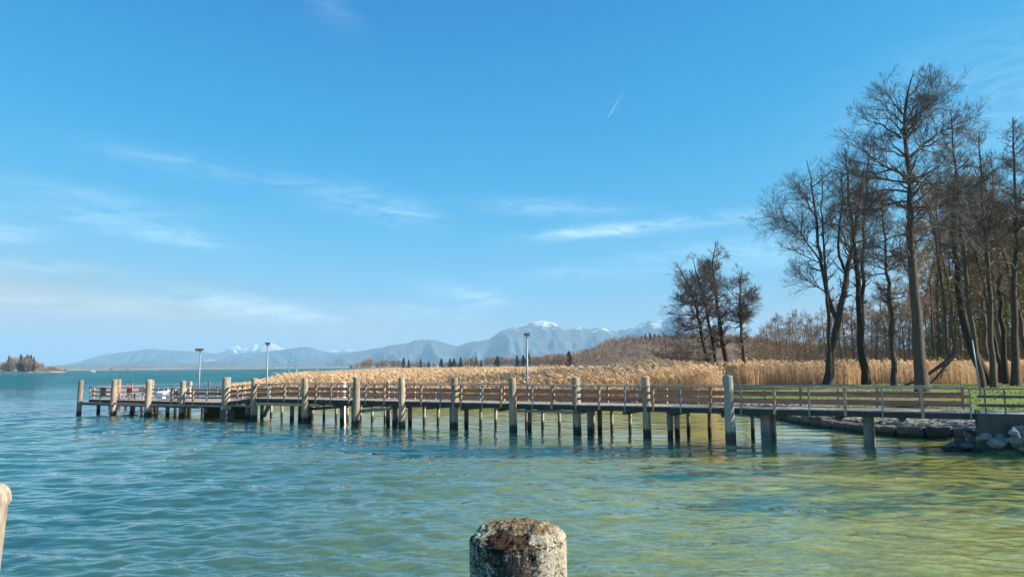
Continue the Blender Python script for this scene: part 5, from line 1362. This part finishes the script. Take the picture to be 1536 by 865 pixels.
# wisps of cirrus: soft elongated patches broken up by streaky noise
mp = nt.nodes.new('ShaderNodeMapping'); mp.inputs['Scale'].default_value = (7, 7, 34); mp.inputs['Rotation'].default_value = (0, math.radians(7), 0); nt.links.new(tc.outputs['Generated'], mp.inputs[0])
nz = N(nt, 'ShaderNodeTexNoise', ins={'Scale': 2.2, 'Detail': 7, 'Roughness': .62, 'Distortion': .9}); nt.links.new(mp.outputs[0], nz.inputs['Vector'])
streak = ramp(nt, nz.outputs['Fac'], [(.33, 0), (.66, 1)])
WISPS = [(540, 300, 60, 14, 8, .30), (612, 328, 34, 10, 5, .22), (905, 345, 62, 6, -4, .65), (1050, 332, 120, 7, -6, .32), (830, 312, 75, 9, 3, .28), (262, 356, 50, 8, 9, .45), (10, 351, 30, 6, 0, .4), (120, 325, 90, 12, -3, .2),
         (140, 458, 120, 9, 3, .34), (430, 470, 70, 9, 7, .6), (330, 448, 60, 9, 9, .4), (612, 467, 45, 9, 3, .4), (715, 460, 28, 12, -25, .35), (690, 438, 45, 9, 12, .3), (30, 400, 60, 6, 2, .3), (1460, 150, 120, 60, -20, .14), (280, 245, 90, 10, 8, .16), (500, 15, 28, 16, 35, .08), (1110, 380, 110, 16, -3, .35), (860, 412, 60, 7, 0, .2), (100, 290, 60, 10, 8, .15)]
acc = None
for px, py, sa, sb, tilt, amt in WISPS:
    d = Vector(ray(px, py)).normalized(); t_ = math.radians(tilt)
    rx = Vector(RT)*math.cos(t_)-Vector(UP)*math.sin(t_); ux = Vector(RT)*math.sin(t_)+Vector(UP)*math.cos(t_)
    sq = []
    for ax, sg in ((rx, sa), (ux, sb)):
        ax = (ax-d*ax.dot(d)).normalized()*(F/sg)
        dp = N(nt, 'ShaderNodeVectorMath', operation='DOT_PRODUCT'); dp.inputs[1].default_value = ax; nt.links.new(tc.outputs['Generated'], dp.inputs[0])
        pw = N(nt, 'ShaderNodeMath', operation='MULTIPLY'); nt.links.new(dp.outputs['Value'], pw.inputs[0]); nt.links.new(dp.outputs['Value'], pw.inputs[1]); sq.append(pw.outputs[0])
    su = N(nt, 'ShaderNodeMath', operation='ADD'); nt.links.new(sq[0], su.inputs[0]); nt.links.new(sq[1], su.inputs[1])
    ng = N(nt, 'ShaderNodeMath', operation='MULTIPLY', ins={1: -.5}); nt.links.new(su.outputs[0], ng.inputs[0])
    ex = N(nt, 'ShaderNodeMath', operation='EXPONENT'); nt.links.new(ng.outputs[0], ex.inputs[0])
    am_ = N(nt, 'ShaderNodeMath', operation='MULTIPLY', ins={1: amt*.72}); nt.links.new(ex.outputs[0], am_.inputs[0])
    if acc is None: acc = am_.outputs[0]
    else:
        a2 = N(nt, 'ShaderNodeMath', operation='ADD'); nt.links.new(acc, a2.inputs[0]); nt.links.new(am_.outputs[0], a2.inputs[1]); acc = a2.outputs[0]
# only in front of the viewer (the dot products are symmetric)
sp = nt.nodes.new('ShaderNodeSeparateXYZ'); nt.links.new(tc.outputs['Generated'], sp.inputs[0])
fr_ = N(nt, 'ShaderNodeMath', operation='GREATER_THAN', ins={1: 0}); nt.links.new(sp.outputs[1], fr_.inputs[0])
m1 = N(nt, 'ShaderNodeMath', operation='MULTIPLY'); nt.links.new(acc, m1.inputs[0]); nt.links.new(streak, m1.inputs[1])
m2 = N(nt, 'ShaderNodeMath', operation='MULTIPLY'); nt.links.new(m1.outputs[0], m2.inputs[0]); nt.links.new(fr_.outputs[0], m2.inputs[1])
cl = mixc(nt, m2.outputs[0], hs.outputs[0], (6.3, 7.3, 7.9))
nt.links.new(cl, bg.inputs['Color']); bg.inputs['Strength'].default_value = .10
sd = bpy.data.lights.new('sun', 'SUN'); sd.energy = 5.0; sd.angle = math.radians(.5); sd.color = (1.0, .90, .77)
so = bpy.data.objects.new('sun', sd); COL.objects.link(so)
sv = Vector((math.sin(SUN_AZ)*math.cos(SUN_EL), math.cos(SUN_AZ)*math.cos(SUN_EL), math.sin(SUN_EL)))
so.rotation_euler = sv.to_track_quat('Z', 'Y').to_euler(); so.location = (60, -20, 60)

HAZE = 7e-5
if HAZE:
    mb = MB(); mb.box(-21000, 23000, -600, 24500, -6, 1000)
    m, nt, p, out = new_mat('haze'); nt.nodes.remove(p)
    pv = nt.nodes.new('ShaderNodeVolumePrincipled'); pv.inputs['Color'].default_value = (.36, .62, .86, 1); pv.inputs['Density'].default_value = HAZE; pv.inputs['Anisotropy'].default_value = .0
    nt.links.new(pv.outputs[0], out.inputs['Volume']); m.cycles.homogeneous_volume = True
    tag(mb.build('haze', m), 'thin blue haze in the air over the lake', 'haze', kind='stuff')

scene.view_settings.view_transform = 'Standard'; scene.view_settings.look = 'None'; scene.view_settings.exposure = 1.17; scene.view_settings.gamma = 1
scene.cycles.use_denoising = True
scene.cycles.max_bounces = 8; scene.cycles.diffuse_bounces = 3; scene.cycles.glossy_bounces = 3; scene.cycles.transparent_max_bounces = 12; scene.cycles.volume_bounces = 1
scene.cycles.sample_clamp_indirect = 6
